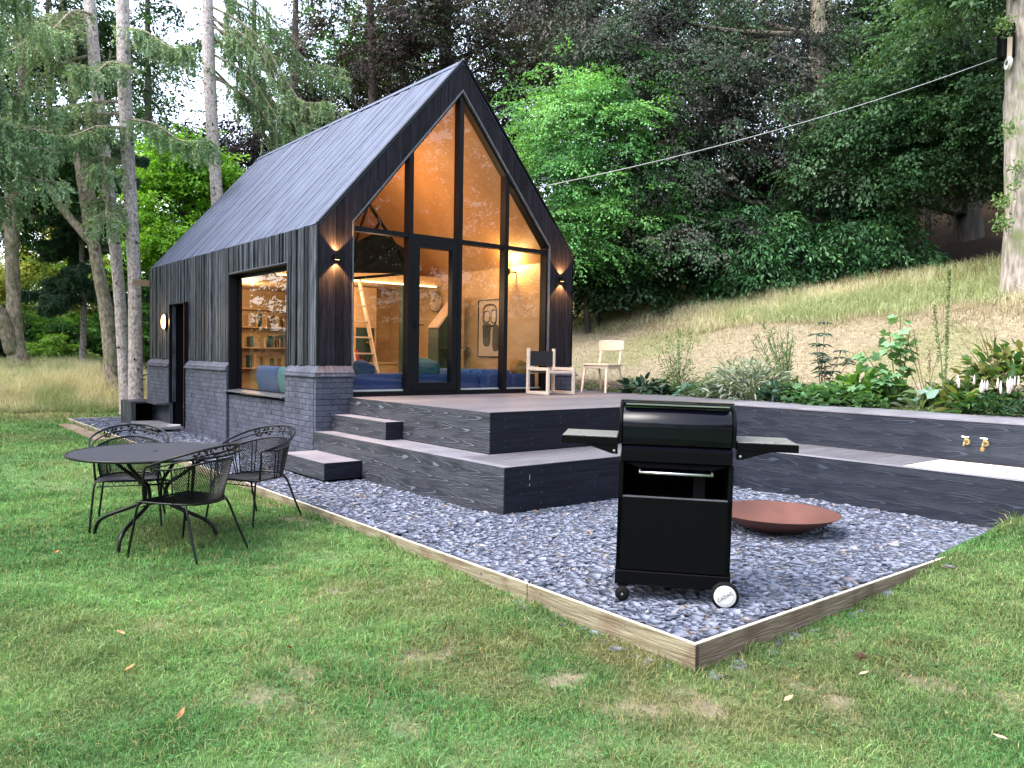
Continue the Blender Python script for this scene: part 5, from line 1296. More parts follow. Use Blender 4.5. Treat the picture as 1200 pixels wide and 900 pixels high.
# conifer with long drooping boughs
def conifer(name,base,top,r0,r1,label,group,boughs,seed,palette,bark='bark_pale',needle=.075,twl=.5,flare=.35,dens=1.0):
    """boughs: list of (height, azimuth, length, sag)"""
    rng=np.random.default_rng(seed); random.seed(seed)
    t=empty(name,tuple(base),0,label,'tree',group)
    top=Vector(top); pts=[Vector((0,0,-.1)),top*.25+Vector((.05,0,0)),top*.6+Vector((-.04,.03,0)),top]
    trunk_obj('trunk',pts,[r0,r0*.82,(r0+r1)*.5,r1],M[bark],t,18,wob=.025,flare=flare)
    for i in range(26):
        z=random.uniform(.8,top.z*.6); f=z/top.z; c_=top*f; a=random.uniform(0,6.28); rr_=r0+(r1-r0)*f
        d=Vector((math.cos(a),math.sin(a),random.uniform(-.2,.3))); p=c_+d*rr_*.85
        mb=MB(); mb.tube([p,p+d*random.uniform(.04,.14)],[.022,.012],5); mb.build('branch_stub',M['bark_dark'],t)
    pal=np.array(palette)
    for (h,az,ln,sag) in boughs:
        mb=MB(); TP=[];TD=[];TL=[]
        s=top*(h/top.z); d=Vector((math.sin(az),math.cos(az),0)); sd=Vector((d.y,-d.x,0))
        P=[s,s+d*ln*.35+Vector((0,0,-sag*.22*ln)),s+d*ln*.7+Vector((0,0,-sag*.70*ln)),s+d*ln+Vector((0,0,-sag*.74*ln))]
        bp=smoothpts(P,8); n=len(bp); mb.tube(bp,[.035*(1-i/n)+.006 for i in range(n)],5)
        for i in range(4,n):
            for k in range(int(2*dens+random.random())):
                side=random.choice((-1,1)); L2=random.uniform(.5,1)*twl*(1.25-.6*i/n)*1.2
                q0=bp[i].lerp(bp[i-1],random.random()); e=q0+(d*random.uniform(.1,.5)+sd*side*random.uniform(.2,1))*L2+Vector((0,0,-.3*L2))
                mb.tube([q0,q0.lerp(e,.5)+Vector((0,0,.05*L2)),e],[.009,.006,.003],4)
                for w_ in range(int(3.4*dens)):
                    f=random.uniform(.15,1); p=q0.lerp(e,f); dl=random.uniform(.45,1.25)*twl
                    TP.append(tuple(p)); TD.append(((e-q0).x/L2*.18+random.gauss(0,.08),(e-q0).y/L2*.18+random.gauss(0,.08),-1)); TL.append(dl*(1-.3*f))
                TP.append(tuple(q0)); TD.append(tuple((e-q0).normalized())); TL.append(L2)
        bo=mb.build('bough',M['bark_mid'],t)
        TP=np.array(TP);TD=unit(np.array(TD));TL=np.array(TL); n=len(TP); m=26
        f=rng.random((n,m)); P=TP[:,None,:]+TD[:,None,:]*(TL[:,None]*f)[...,None]
        D=TD[:,None,:]*.9+rng.normal(0,.5,(n,m,3)); Nn=rng.normal(0,1,(n,m,3))
        tint=rng.random(); cc=(pal[int(tint*len(pal))]*.5+pal[rng.integers(0,len(pal),n)]*.5)[:,None,:]*(.6+.8*rng.random((n,m,1)))
        Ln=needle*(.7+.6*rng.random(n*m))
        leaves_mesh('needles',P.reshape(-1,3),D.reshape(-1,3),Nn.reshape(-1,3),Ln,Ln*.36,cc.reshape(-1,3),M['needle'],bo)
    return t
SPR=[(.17,.28,.14),(.24,.37,.19),(.12,.21,.10),(.29,.41,.24),(.20,.23,.14)]
SPG='bare-stemmed spruces beside the cabin'
# pale trunk pair and the single one behind the roof
def spruce(px,pyb,d,pxt,pyt,r0,label,boughs,seed,r1f=.72,**k):
    b=at(px,pyb,d); b=(b.x,b.y,G(b.x,b.y)-.1)
    tp=at(pxt,pyt,d); tl=(tp.x-b[0],tp.y-b[1],tp.z-b[2]); s_=1.35; tl=tuple(v*s_ for v in tl)
    return conifer('spruce_tree',b,tl,r0,r0*r1f,label,SPG,boughs,seed,SPR,**k)
def bgs(n,h0,h1,a0,a1,l0,l1,sag,seed):
    rr=random.Random(seed); return [(rr.uniform(h0,h1),R(rr.uniform(a0,a1)),rr.uniform(l0,l1),sag*rr.uniform(.7,1.3)) for _ in range(n)]
spruce(159,440,17.5,146,0,.165,'straight pale spruce trunk just left of the cabin, the right one of the close pair',bgs(6,6.5,9.5,150,300,1.2,2.6,.4,1),21)
spruce(150,440,18.3,107,0,.155,'pale spruce trunk leaning left, the left one of the close pair beside the cabin',bgs(15,5.0,9.5,190,330,1.6,3.6,.5,2),22,dens=.8)
spruce(262,440,22.5,244,0,.20,'tall pale spruce trunk rising behind the cabin roof with drooping boughs on its right',bgs(13,7.8,12,60,150,2.2,5.0,.8,3),23,dens=1.0,twl=.6)
# feathery spruce whose boughs hang in from the left edge
b=at(-150,430,12.5); conifer('spruce_tree',(b.x,b.y,G(b.x,b.y)-.1),(.1,.1,12),.2,.1,'big feathery spruce at the left edge, its boughs hanging into the picture',SPG,
   bgs(24,4.9,8.6,15,95,1.6,3.2,.4,5),24,[tuple(v*1.1 for v in c) for c in SPR],dens=1.0,twl=.5,needle=.065)
# small dark yew-like conifer
b=baseat(95,23); 
conifer('fir_tree',b,(.1,0,7.5),.10,.03,'small dark fir with bare lower trunk between the twisted tree and the leaning tree','young conifers',bgs(44,2.3,7.2,0,360,.9,1.7,.35,6),25,[(.05,.11,.06),(.08,.16,.09),(.11,.19,.12)],bark='bark_pale',needle=.09,twl=.26,dens=1.1)

# twisted old tree at the left edge (burl)
def P3(b,L): return [ (p[0]-b[0],p[1]-b[1],p[2]-b[2]) for p in [tuple(at(*q)) for q in L]]
b=at(28,450,20.5); b=(b.x,b.y,G(b.x,b.y)-.05)
GRN=[(.03,.085,.016),(.05,.14,.022),(.09,.22,.035),(.15,.30,.05)]
DRK=[(.010,.028,.010),(.018,.045,.016),(.03,.075,.024)]
DEEP=[(.012,.03,.014),(.02,.05,.02),(.035,.085,.03),(.06,.13,.05)]
BEECH=[(.034,.024,.026),(.055,.038,.038),(.045,.065,.036),(.085,.062,.060),(.06,.10,.05)]
tw=broadleaf('twisted_tree',b,P3(b,[(29,456,20.5),(17,395,20.5),(16,345,20.5),(14,300,20.4),(16,220,20.3),(28,110,20.3),(20,0,20)]),[.27,.21,.165,.16,.2,.14,.1],
   [loc(b,30,40,20.5)+(1.8,1.6,1.2),loc(b,-30,120,20)+(1.6,1.5,1.2),loc(b,60,240,22)+(1.0,1.2,.8),loc(b,-20,240,21)+(1.2,1.4,1.0)],900,DRK+[(.04,.11,.03)],'twisted grey-brown old tree with a burl at the far left',seed=31,bark='bark_mid',flare=.2,leaf=.10,droop=.3,gap=.15)
mb=MB(); q=Vector(loc(b,8,382,20.3)); mb.tube(smoothpts([q+Vector((.12,0,-.75)),q+Vector((.0,-.05,-.2)),q+Vector((-.15,0,.25)),q+Vector((-.3,0,.42)),q+Vector((-.42,.1,.40))],4),[.10]+[.17]*5+[.19]*6+[.16]*3+[.15,.12],12); mb.build('burl',M['bark_mid'],tw,smooth=True)
# leaning forked tree
b=at(133,440,19.5); b=(b.x,b.y,G(b.x,b.y)-.05)
ln_=broadleaf('leaning_tree',b,P3(b,[(136,456,19.5),(127,384,19.5),(114,309,19.5),(102,250,19.6),(90,170,19.8),(80,60,20),(70,-20,20)]),[.19,.165,.145,.125,.10,.08,.06],
   [loc(b,60,20,20)+(1.6,1.6,1.3),loc(b,130,60,21)+(1.3,1.6,1.2),loc(b,40,150,20.5)+(1.0,1.3,.8)],520,DEEP,'leaning forked tree with mossy brown trunk left of the pale spruce pair',seed=32,bark='bark_mid',leaf=.10,gap=.25)
mb=MB(); limb(mb,[Vector(loc(b,108,285,19.5)),Vector(loc(b,70,240,19.7)),Vector(loc(b,40,190,20)),Vector(loc(b,20,150,20))],.11,.05,10); limb(mb,[Vector(loc(b,112,300,19.5)),Vector(loc(b,108,230,19.3)),Vector(loc(b,100,190,19.3))],.10,.06,10); mb.build('fork',M['bark_mid'],ln_,smooth=True)
# slender trees behind, filling the upper left with gaps of sky
WG='broadleaved trees behind the cabin'
def bgtree(px,d,h,lobes,n,pal,label,seed,r=.16,tiltpx=0,zoff=-.1,**k):
    b=baseat(px,d,zoff)
    tr_=[(0,0,0)]+[loc(b,px+tiltpx*f,420-(420+120)*f*h,d) for f in (.35,.7,1)]
    tr_=[(0,0,-.1)]+[(p[0]+random.uniform(-.15,.15),p[1],max(p[2],.5+i)) for i,p in enumerate(tr_[1:])]
    return broadleaf(k.pop('name','background_tree'),b,tr_,[r,r*.8,r*.55,r*.3],[loc(b,q[0],q[1],q[2])+tuple(q[3:]) for q in lobes],n,pal,label,group=k.pop('group',WG),seed=seed,**k)
bgtree(178,28,1,[(170,110,28,1.9,2,1.7),(215,60,28,1.8,2,1.5),(200,170,29,1.7,2,1.5),(130,200,28,1.5,2,1.2),(235,230,29,1.2,2,1.2)],900,DEEP,'slender dark-trunked tree with loose crown between the pale spruces',41,r=.17,leaf=.12,gap=.42,gapscale=.9)
bgtree(60,33,1,[(40,160,33,3,2,2),(110,90,33,2.6,2,2),(90,260,33,2.5,2,1.6),(10,60,33,2.6,2,2)],900,DEEP+[(.05,.12,.04)],'loose green tree standing behind the twisted tree at the far left',42,leaf=.14,gap=.45,gapscale=.7,spl=.9)
bgtree(300,34,1,[(300,60,34,2.6,2,2.2),(255,150,34,1.8,2,1.7),(350,120,34,2.2,2,1.6),(380,30,34,2.2,2,2)],900,DEEP+[(.06,.16,.03)],'mid green tree seen above the cabin roof left of centre',43,leaf=.14,gap=.5,gapscale=.7,spl=.9)
# bright sunlit maples low behind
bgtree(215,26,.5,[(215,240,26,1.4,1.4,1.5),(188,200,26,1.0,1.4,1.0),(228,290,26,1.4,1.4,1.1),(232,190,26,.9,1.2,.9),(190,290,26,1.1,1.2,1.0)],1500,[(.12,.28,.03),(.20,.42,.05),(.32,.58,.08)],'bright yellow-green maple glowing behind the left end of the roof',44,leaf=.12,m=32,dark_in=.6)
bgtree(30,29,.4,[(45,325,29,1.6,1.5,1.0),(75,300,29,1.3,1.5,.9),(0,330,29,1.3,1.5,1.2),(55,365,29,2.0,1.5,.6),(65,255,30,1.3,1.5,.9)],1300,[(.10,.20,.03),(.20,.32,.05),(.34,.38,.07),(.42,.33,.08)],'yellow-tinged acer glowing behind the twisted tree',45,leaf=.12,m=30,dark_in=.6)
bgtree(120,40,.6,[(110,330,40,3,2,2),(160,300,40,2.6,2,2.4),(70,220,40,2.4,2,2),(150,200,42,2.2,2,2)],1100,GRN,'fresh green tree in the gap behind the pale spruce pair',46,leaf=.15,m=30,spl=.9,gap=.45)
# dark mass of copper beech behind the roof
CB='copper beeches behind the cabin'
bgtree(345,30,.8,[(330,190,30,3.3,2,2.0),(290,195,29,1.8,2,1.4),(400,165,30,3,2,2.2),(285,260,29,1.4,2,1.6),(320,250,29,2.4,2,1.6)],1700,[(.012,.010,.012),(.022,.016,.018),(.03,.028,.022)],'near-black copper beech massed behind the cabin roof',51,mat='leaf_dark',leaf=.12,m=34,spl=.9,r=.3,group=CB)
bgtree(455,28,1,[(430,75,28,2.4,2,1.8),(480,40,28,2.3,2,1.7),(400,110,28,1.8,2,1.2),(540,30,29,2.4,2,1.6),(500,95,30,1.8,2,1.2),(450,0,28,2.6,2,1.5)],1500,BEECH[:4]+[(.03,.05,.02)],'copper beech with dark open crown above the ridge of the cabin',52,mat='leaf_dark',leaf=.105,m=32,gap=.30,gapscale=.9,r=.26,tiltpx=-30,group=CB)
bgtree(520,30,1,[(560,80,30,2.2,2,1.8),(600,30,30,2.4,2,1.7),(570,-10,30,2.4,2,1.5),(620,100,30,1.8,2,1.5)],1050,BEECH[:4]+[(.04,.08,.025)],'thick-trunked copper beech rising behind the gable peak',53,mat='leaf_dark',leaf=.105,m=32,gap=.15,gapscale=.9,r=.42,group=CB)
bgtree(470,36,.8,[(470,70,37,4,2,2.5),(590,60,37,4,2,3),(380,60,38,3.6,2,2.6)],1200,GRN[:3],'green tree glimpsed through the copper beeches above the ridge',54,leaf=.16,m=28,gap=.42,gapscale=.5,spl=1.0)
# bright green tree to the right of the gable
bgtree(690,21.5,.6,[(690,150,21,1.5,1.4,1.3),(650,210,21,1.4,1.4,1.2),(730,200,21.5,1.5,1.4,1.3),(690,270,21,1.5,1.3,1.1),(640,120,21.5,1.1,1.2,1.0),(740,120,22,1.0,1.2,.8),(745,275,21.5,1.0,1.2,.9),(720,75,22,.8,1.0,.7),(650,290,21,1.2,1.2,.8)],2300,[(.035,.11,.035),(.07,.20,.06),(.13,.32,.10),(.20,.42,.14)],'bright fresh-green hornbeam just right of the gable',61,leaf=.085,m=36,spl=.7,dark_in=.35,droop=.35,r=.09,name='hornbeam_tree',group=None)
# copper beech sweeping over the middle right
bgtree(960,24,1,[(800,90,22,2.2,1.8,1.5),(790,190,21.5,1.6,1.5,1.3),(860,150,22,2.0,1.8,1.4),(820,270,21,1.3,1.3,1.0),(740,40,23,2.0,1.8,1.5),(900,60,23,2.4,2,1.5),(930,200,22.5,1.6,1.5,1.2),(700,-10,24,2.6,2,1.4),(860,-10,24,3,2,1.5)],3300,[(.028,.028,.028),(.05,.045,.046),(.040,.072,.042),(.10,.088,.085),(.055,.11,.055)],'great copper beech sweeping purple-green boughs down over the bank',62,mat='leaf_dark',leaf=.09,m=36,spl=.8,dark_in=.35,droop=.45,drop=-.35,r=.42,bark='bark_mid',name='copper_beech_tree',group=None)
bgtree(1128,23.5,1,[(1080,110,20,1.9,1.6,1.0),(1010,130,20.5,1.7,1.5,1.0),(1130,60,19.5,1.9,1.6,1.1),(1140,170,19.5,1.3,1.3,.9),(1000,200,20.5,1.3,1.3,.8),(1090,190,20,1.5,1.3,.8),(1190,110,18,1.3,1.3,1.3),(1160,10,18,1.6,1.3,1.0)],2500,[(.016,.045,.018),(.03,.08,.03),(.055,.115,.05),(.08,.13,.075)],'big-trunked beech with grey-green boughs sweeping down behind the lamp tree',63,zoff=-.7,mat='leaf',leaf=.095,m=34,spl=.8,dark_in=.35,droop=.35,drop=-.3,r=.5,bark='bark_dark',name='beech_tree',group=None,flare=.45)
bgtree(1085,24,.75,[(1075,150,25,1.8,1.6,1.2),(1120,130,25,1.6,1.6,1.2)],500,DRK,'thin crooked sapling trunk in the shade left of the big beech trunk',64,leaf=.09,m=30,r=.11,name='sapling_tree',group=None,tiltpx=12)
bgtree(970,31,1,[(970,60,31,3,2,2.4),(900,120,31,3,2,2),(1060,50,31,3.4,2,2.6),(820,60,32,3.4,2,2.8),(740,120,32,3,2,3)],1900,[(.010,.022,.012),(.016,.035,.018),(.04,.09,.03)],'dark beech deep in the wood with its trunk showing between the boughs',65,leaf=.15,m=30,spl=1.0,r=.4,dark_in=.5,bark='bark_mid')
bgtree(1120,34,.9,[(1120,60,34,4,2,3),(1020,60,34,4,2,3),(1180,150,34,3,2,3),(1230,40,34,3,2,3)],1500,[(.008,.02,.010),(.014,.032,.016)],'dark tree closing the wood at the upper right',66,leaf=.17,m=28,spl=1.1,dark_in=.5)
bgtree(650,34,1,[(650,60,35,3.6,2,3),(620,150,35,3,2,3),(720,60,36,3.4,2,3),(560,140,36,3,2,2.4)],1500,[(.012,.02,.012),(.022,.04,.018),(.03,.022,.02)],'dark tree closing the gap between the gable and the hornbeam',67,leaf=.16,m=28,spl=1.0,gap=.1)
# laurel and holly hedge shrubs at the foot of the wood
HG='laurel and holly bushes along the top of the bank'
def shrub(px,d,lobes,n,pal,label,seed,group=HG,name='laurel_bush',**k):
    b=baseat(px,d,-.15); z0=b[2]
    k.setdefault('mat','leaf_gloss')
    return broadleaf(name,b,[(0,0,-.1),(.05,.05,.6),(0,.1,1.3)],[.09,.07,.04],[loc(b,q[0],q[1],q[2])+tuple(q[3:]) for q in lobes],n,pal,label,cat='bush',group=group,seed=seed,**k)
LAU=[(.014,.05,.018),(.028,.09,.032),(.055,.15,.05),(.09,.21,.08)]
shrub(900,21.5,[(890,270,21.3,1.1,1.0,1.0),(930,300,21.2,1.1,1.0,.9),(880,320,21.2,1.0,.9,.6),(850,280,21.5,.9,.9,1.0)],1000,LAU,'glossy green laurel bush at the centre of the hedge line',71,leaf=.15,leafw=.34,m=22,spl=.6,droop=.6,drop=-.5,dark_in=.3)
shrub(1010,21,[(1000,280,21,1.0,1.0,1.0),(1040,300,20.8,1.0,1.0,.8),(985,315,20.8,.9,.9,.6),(1020,240,21.2,.8,.9,.8)],850,LAU,'dark laurel bush with hanging leaves at the right end of the hedge line',72,leaf=.14,leafw=.34,m=22,spl=.6,droop=.6,drop=-.5,dark_in=.25)
shrub(770,23,[(760,300,23,1.2,1.0,.9),(800,310,22.8,1.1,1.0,.8),(820,250,23,1.0,1.0,1.0),(730,310,23,1.0,1.0,.7)],950,DRK+[(.035,.09,.03)],'dark holly bush below the copper beech boughs',73,leaf=.10,m=26,spl=.55,dark_in=.3,name='holly_bush')
shrub(700,22,[(670,325,22,1.0,1.0,.7),(715,325,21.8,1.1,1.0,.7),(690,290,22.3,1.1,1.0,.9),(740,330,21.5,.8,.8,.5)],1100,DRK,'very dark holly bush beside the cabin corner below the hornbeam',74,leaf=.10,m=26,spl=.55,dark_in=.3,name='holly_bush')
shrub(830,25,[(850,220,25,1.8,1.2,1.6),(930,210,25,1.8,1.2,1.6),(790,230,25,1.6,1.2,1.6),(1000,200,25.5,1.6,1.2,1.5)],1200,[(.006,.016,.007),(.010,.025,.010)],'black-green yew thicket behind the laurels',75,leaf=.12,m=28,spl=.7,dark_in=.4,name='yew_bush')
# undergrowth at the left behind the long grass
UG='garden shrubs behind the long grass at the left'
shrub(60,26,[(45,400,26,1.3,1.0,.7),(75,385,26,1.2,1.0,.8),(110,395,26.5,1.2,1.0,.7)],800,[(.03,.09,.02),(.06,.17,.03),(.13,.30,.05)],'leafy green shrub between the twisted tree and the fir trunk',81,group=UG,name='green_shrub',leaf=.11,m=28,spl=.5,mat='leaf',dark_in=.25)
shrub(70,24.5,[(62,418,24.5,.7,.6,.5),(78,408,24.7,.6,.6,.5),(45,425,24.5,.5,.5,.35)],330,[(.10,.24,.04),(.18,.36,.07),(.28,.46,.10)],'pale lime-green shrub low in front of the darker leafy shrub',82,group=UG,name='lime_shrub',leaf=.12,m=22,spl=.4,mat='leaf',dark_in=.5)
shrub(120,27,[(125,400,27,1.2,1.0,.9),(150,390,28,1.2,1,1.0),(110,420,26.5,.9,.8,.5)],700,DRK,'dark shrub in the shade behind the leaning trunk',83,group=UG,name='dark_shrub',leaf=.10,m=26,spl=.5,dark_in=.25)
shrub(0,25,[(-10,400,25,1.3,1.0,.8),(15,420,25,1.0,1.0,.5),(-40,380,25,1.4,1,1.0)],600,DEEP,'mid green shrub at the left picture edge behind the twisted trunk',84,group=UG,name='green_shrub',leaf=.11,m=26,spl=.5,mat='leaf',dark_in=.3)
shrub(172,23,[(172,350,23,.8,.8,1.3),(176,400,22.5,.7,.8,.9),(168,430,22,.5,.6,.5)],600,GRN[:3],'green shrub squeezed between the pale trunks and the cabin',85,group=UG,name='green_shrub',leaf=.10,m=26,spl=.5,mat='leaf',dark_in=.3)
# far wood closing the view
rng=np.random.default_rng(99); n=5400
ang=rng.uniform(-20,72,n); dd=rng.uniform(40,52,n); az=YAW+np.radians(ang-22)
xx=CAM.x+dd*np.sin(az); yy=CAM.y+dd*np.cos(az); hmax=np.interp(ang-22,[-42,-30,-20,-8,0,10,50],[4,2.5,3.5,6,14,20,24]); zz=ground(xx,yy)*.6+rng.random(n)*hmax
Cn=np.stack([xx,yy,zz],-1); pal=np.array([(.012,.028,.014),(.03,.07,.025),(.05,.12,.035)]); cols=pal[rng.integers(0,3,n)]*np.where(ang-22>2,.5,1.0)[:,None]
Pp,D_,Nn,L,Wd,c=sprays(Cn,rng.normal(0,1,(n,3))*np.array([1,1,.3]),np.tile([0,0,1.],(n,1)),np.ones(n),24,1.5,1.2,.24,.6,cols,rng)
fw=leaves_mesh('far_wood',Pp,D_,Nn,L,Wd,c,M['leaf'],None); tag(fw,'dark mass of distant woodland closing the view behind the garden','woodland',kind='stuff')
# the wood goes on round the open side of the garden, behind the viewer: it shows in the glass
n=21000; az=YAW+np.radians(rng.uniform(48,322,n)); dd=rng.uniform(26,34,n); xx=CAM.x+dd*np.sin(az); yy=CAM.y+dd*np.cos(az)
hm=11+6*fbm(az*6,az*0+1.5); zz=ground(np.clip(xx,-90,29),yy)*.2+rng.random(n)**.8*hm
cols=pal[rng.integers(0,3,n)]*1.3
Pp,D_,Nn,L,Wd,c=sprays(np.stack([xx,yy,zz],-1),rng.normal(0,1,(n,3))*np.array([1,1,.3]),np.tile([0,0,1.],(n,1)),np.ones(n),20,1.5,1.3,.26,.6,cols,rng)
fw=leaves_mesh('surrounding_wood',Pp,D_,Nn,L,Wd,c,M['leaf'],None); tag(fw,'ring of leafy woodland round the open side of the garden, mirrored in the glazing','woodland',kind='stuff')
# big trunk at the right picture edge
b=at(1200,345,15.4); b=(b.x,b.y,G(b.x,b.y)-.08)
bt_=broadleaf('lime_tree',b,P3(b,[(1206,350,15.4),(1205,250,15.4),(1204,120,15.4),(1206,0,15.4),(1210,-140,15.4)]),[.46,.40,.385,.37,.33],
   [loc(b,1180,-30,15)+(1.3,1.3,.6),loc(b,1215,-60,15)+(1.4,1.4,.8)],260,[(.03,.075,.03),(.06,.12,.05)],'thick pale furrowed trunk at the right edge carrying the rope and lamp',seed=91,bark='bark_big',leaf=.10,flare=.15,trunkseg=40)
rng=np.random.default_rng(5)
P=np.concatenate([np.array(loc(b,px,py,15.0))+rng.normal(0,.085,(k_*9,3)) for (px,py,k_) in ((1176,235,14),(1176,262,16),(1183,150,8),(1192,195,8),(1190,215,6),(1178,30,18))]); n=len(P); pal=np.array([(.12,.22,.07),(.22,.32,.14)])
if 1:
    Ln=.07*(.6+.7*rng.random(n)); leaves_mesh('trunk_shoots',P,rng.normal(0,1,(n,3)),rng.normal(0,1,(n,3)),Ln,Ln*.65,pal[rng.integers(0,2,n)],M['leaf'],bt_)
# trees behind the viewer and across the lawn: they shade the garden and show in the glass
for i,(x,y,s_,sd_) in enumerate(((2,-25,1.2,104),(12,-21,1.1,105))):
    b=(x,y,G(x,y)-.1)
    broadleaf('lawn_tree',b,[(0,0,-.1),(.1,0,2*s_),(-.1,.1,4*s_),(0,0,7*s_)],[.3,.25,.2,.1],[(0,0,6*s_,2.8*s_,2.8*s_,2.4*s_),(1.6,.6,4.6*s_,1.8,1.8,1.5),(-1.4,-.8,4.8*s_,1.8,1.8,1.5)],620,DEEP,
      ['leafy tree behind the viewer opposite the gable','leafy tree behind the viewer on the right'][i],group='trees on the open side of the lawn',seed=sd_,leaf=.16,m=26,spl=.9,bark='bark_mid')
# ------------------------------------------------------------------ planting bed
def atx(px,X,py=440):
    d=at(px,py,1)-CAM; t=(X-CAM.x)/d.x; p=CAM+t*d; return Vector((p.x,p.y,G(p.x,p.y)))
def hz(px,X,py): d=at(px,py,1)-CAM; t=(X-CAM.x)/d.x; return (CAM+t*d).z
def ovate(name,P,D,Nn,L,Wd,col,mat,parent,cup=.12):
    P,D,Nn=map(np.asarray,(P,D,Nn)); D=unit(D); S=unit(np.cross(D,Nn)); Nn=np.cross(S,D); L=np.asarray(L)[:,None]; W=np.asarray(Wd)[:,None]
    V=np.stack([P,P+D*L*.28+S*W*.46+Nn*W*cup,P+D*L*.65+S*W*.38+Nn*(W*cup-L*.05),P+D*L-Nn*L*.18,P+D*L*.65-S*W*.38+Nn*(W*cup-L*.05),P+D*L*.28-S*W*.46+Nn*W*cup],1)
    b=np.arange(len(P))[:,None]*6; F=np.concatenate([b+np.array([0,1,2,3]),b+np.array([0,3,4,5])])
    return np_obj(name,V,F,M[mat],parent,np.repeat(col,6,0))
def lobed(name,P,D,Nn,Rr,col,mat,parent,lobes=5,depth=.35):
    P,D,Nn=map(np.asarray,(P,D,Nn)); D=unit(D); S=unit(np.cross(D,Nn)); Nn=np.cross(S,D); Rr=np.asarray(Rr)[:,None]
    vs=[P+Nn*0]; K=lobes*2+1
    for i in range(K):
        a=-2.75+5.5*i/(K-1); r=1-(depth if i%2==0 else 0); r*=.75+.25*math.cos(a*.5)
        vs.append(P+(D*math.cos(a)+S*math.sin(a))*Rr*r+Nn*Rr*.12*abs(math.sin(a*1.0)))
    V=np.stack(vs,1); n=len(P); b=np.arange(n)[:,None]*(K+1)
    F=np.concatenate([b+np.array([0,i+1,i+2,i+2]) for i in range(K-1)])
    F=np.concatenate([b+np.array([0,i+1,i+2]) for i in range(K-1)])
    return np_obj(name,V,F,M[mat],parent,np.repeat(col,K+1,0))
def palcol(pal,n,rng,v=.3):
    pal=np.array(pal); pal=(pal*.82+pal.mean(1,keepdims=True)*.18)*.95; return pal[rng.integers(0,len(pal),n)]*(1-v+2*v*rng.random((n,1)))
def stems(name,par,ends,r=.005,col='stem',base=.04,mat=None):
    mb=MB()
    for e in ends:
        e=Vector(e); s=Vector((random.uniform(-base,base),random.uniform(-base,base),-.03)); mb.tube([s,s.lerp(e,.5)+Vector((random.uniform(-.02,.02),random.uniform(-.02,.02),.03)),e],[r,r*.8,r*.45],5)
    return mb.build(name,mat or M['stem_green'],par)
M['stem_green']=pbr('green_stem',(.08,.14,.04),(.14,.2,.07),scale=20,rough=.7)
M['stem_brown']=pbr('brown_stem',(.14,.08,.04),(.2,.13,.07),scale=20,rough=.8)
def mound(name,label,px,X,r,h,n,pal,L,wr,seed,kind='ovate',mat='leaf',cat='plant',off=(0,0),flat=.4,group=None,ry=None):
    rng=np.random.default_rng(seed); random.seed(seed); b=atx(px,X); t=empty(name,(b.x+off[0],b.y+off[1],b.z),0,label,cat,group)
    u=unit(rng.normal(0,1,(n,3))); u[:,2]=np.abs(u[:,2]); rr=(.45+.55*rng.random(n))[:,None]; P=u*rr*np.array([r,ry or r,h]); 
    D=u*np.array([1,1,.5])+rng.normal(0,.35,(n,3)); Nn=np.array([0,0,1.])+u*.7+rng.normal(0,.3,(n,3))
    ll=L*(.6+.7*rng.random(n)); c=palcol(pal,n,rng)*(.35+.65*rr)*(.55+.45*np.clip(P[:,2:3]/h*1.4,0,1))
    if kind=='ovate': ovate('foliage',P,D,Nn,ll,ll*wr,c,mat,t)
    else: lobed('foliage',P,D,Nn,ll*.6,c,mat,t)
    stems('stems',t,[tuple(P[i]) for i in range(0,n,max(1,n//30))])
    return t,P,rng
def flowers(t,pts,r,mat,name='flower',flat=True):
    mb=MB()
    for p in pts:
        a0=random.random()*6
        for k in range(5):
            a=a0+k*1.2566; q=Vector((math.cos(a),math.sin(a),.25))*r; s=Vector((-math.sin(a),math.cos(a),0))*r*.45; p_=Vector(p); n=len(mb.v)
            mb.v+=[tuple(p_),tuple(p_+q*.6+s),tuple(p_+q),tuple(p_+q*.6-s)]; mb.f.append((n,n+1,n+2,n+3))
    return mb.build(name,mat,t)
M['petal_white']=pbr('white_petals',(.62,.62,.58),rough=.7); M['petal_cream']=pbr('cream_petals',(.6,.55,.36),rough=.7); M['petal_yellow']=pbr('yellow_petals',(.75,.55,.04),rough=.7); M['petal_pink']=pbr('pinkish_petals',(.62,.55,.50),rough=.7)
mound('hosta_plant','low dark green clump by the right-hand legs of the cafe chair',758,5.55,.42,.26,150,[(.02,.07,.035),(.03,.10,.05)],.17,.55,201,mat='leaf_gloss')
mound('cabbage_plant','small blue-green leafy rosette between the dark clump and the airy shrub',806,5.5,.22,.22,60,[(.09,.22,.15),(.14,.30,.20)],.13,.6,202)
t,P,rng=mound('airy_shrub','loose airy green shrub with a single yellow flower behind the deck',795,6.0,.42,.62,700,[(.06,.17,.04),(.10,.24,.06),(.16,.30,.10)],.05,.5,203)
e=[(random.uniform(-.5,.4),random.uniform(-.35,.35),random.uniform(.75,1.12)) for _ in range(16)]; stems('tall_stems',t,e,mat=M['stem_green'])
n=240; k=rng.integers(0,16,n); f=.5+.5*rng.random(n); PP=np.array(e)[k]*f[:,None]+rng.normal(0,.03,(n,3)); ovate('small_leaves',PP,rng.normal(0,1,(n,3)),rng.normal(0,1,(n,3)),np.full(n,.045),np.full(n,.025),palcol([(.10,.24,.06),(.2,.33,.12)],n,rng),'leaf',t)
flowers(t,[(-.46,.2,1.13)],.03,M['petal_yellow'])
t,P,rng=mound('silver_shrub','large mound of silvery grey-green lance leaves dotted with white flowers',880,5.9,.78,.58,1500,[(.22,.31,.23),(.34,.43,.35),(.48,.56,.48)],.13,.25,204,ry=.75)
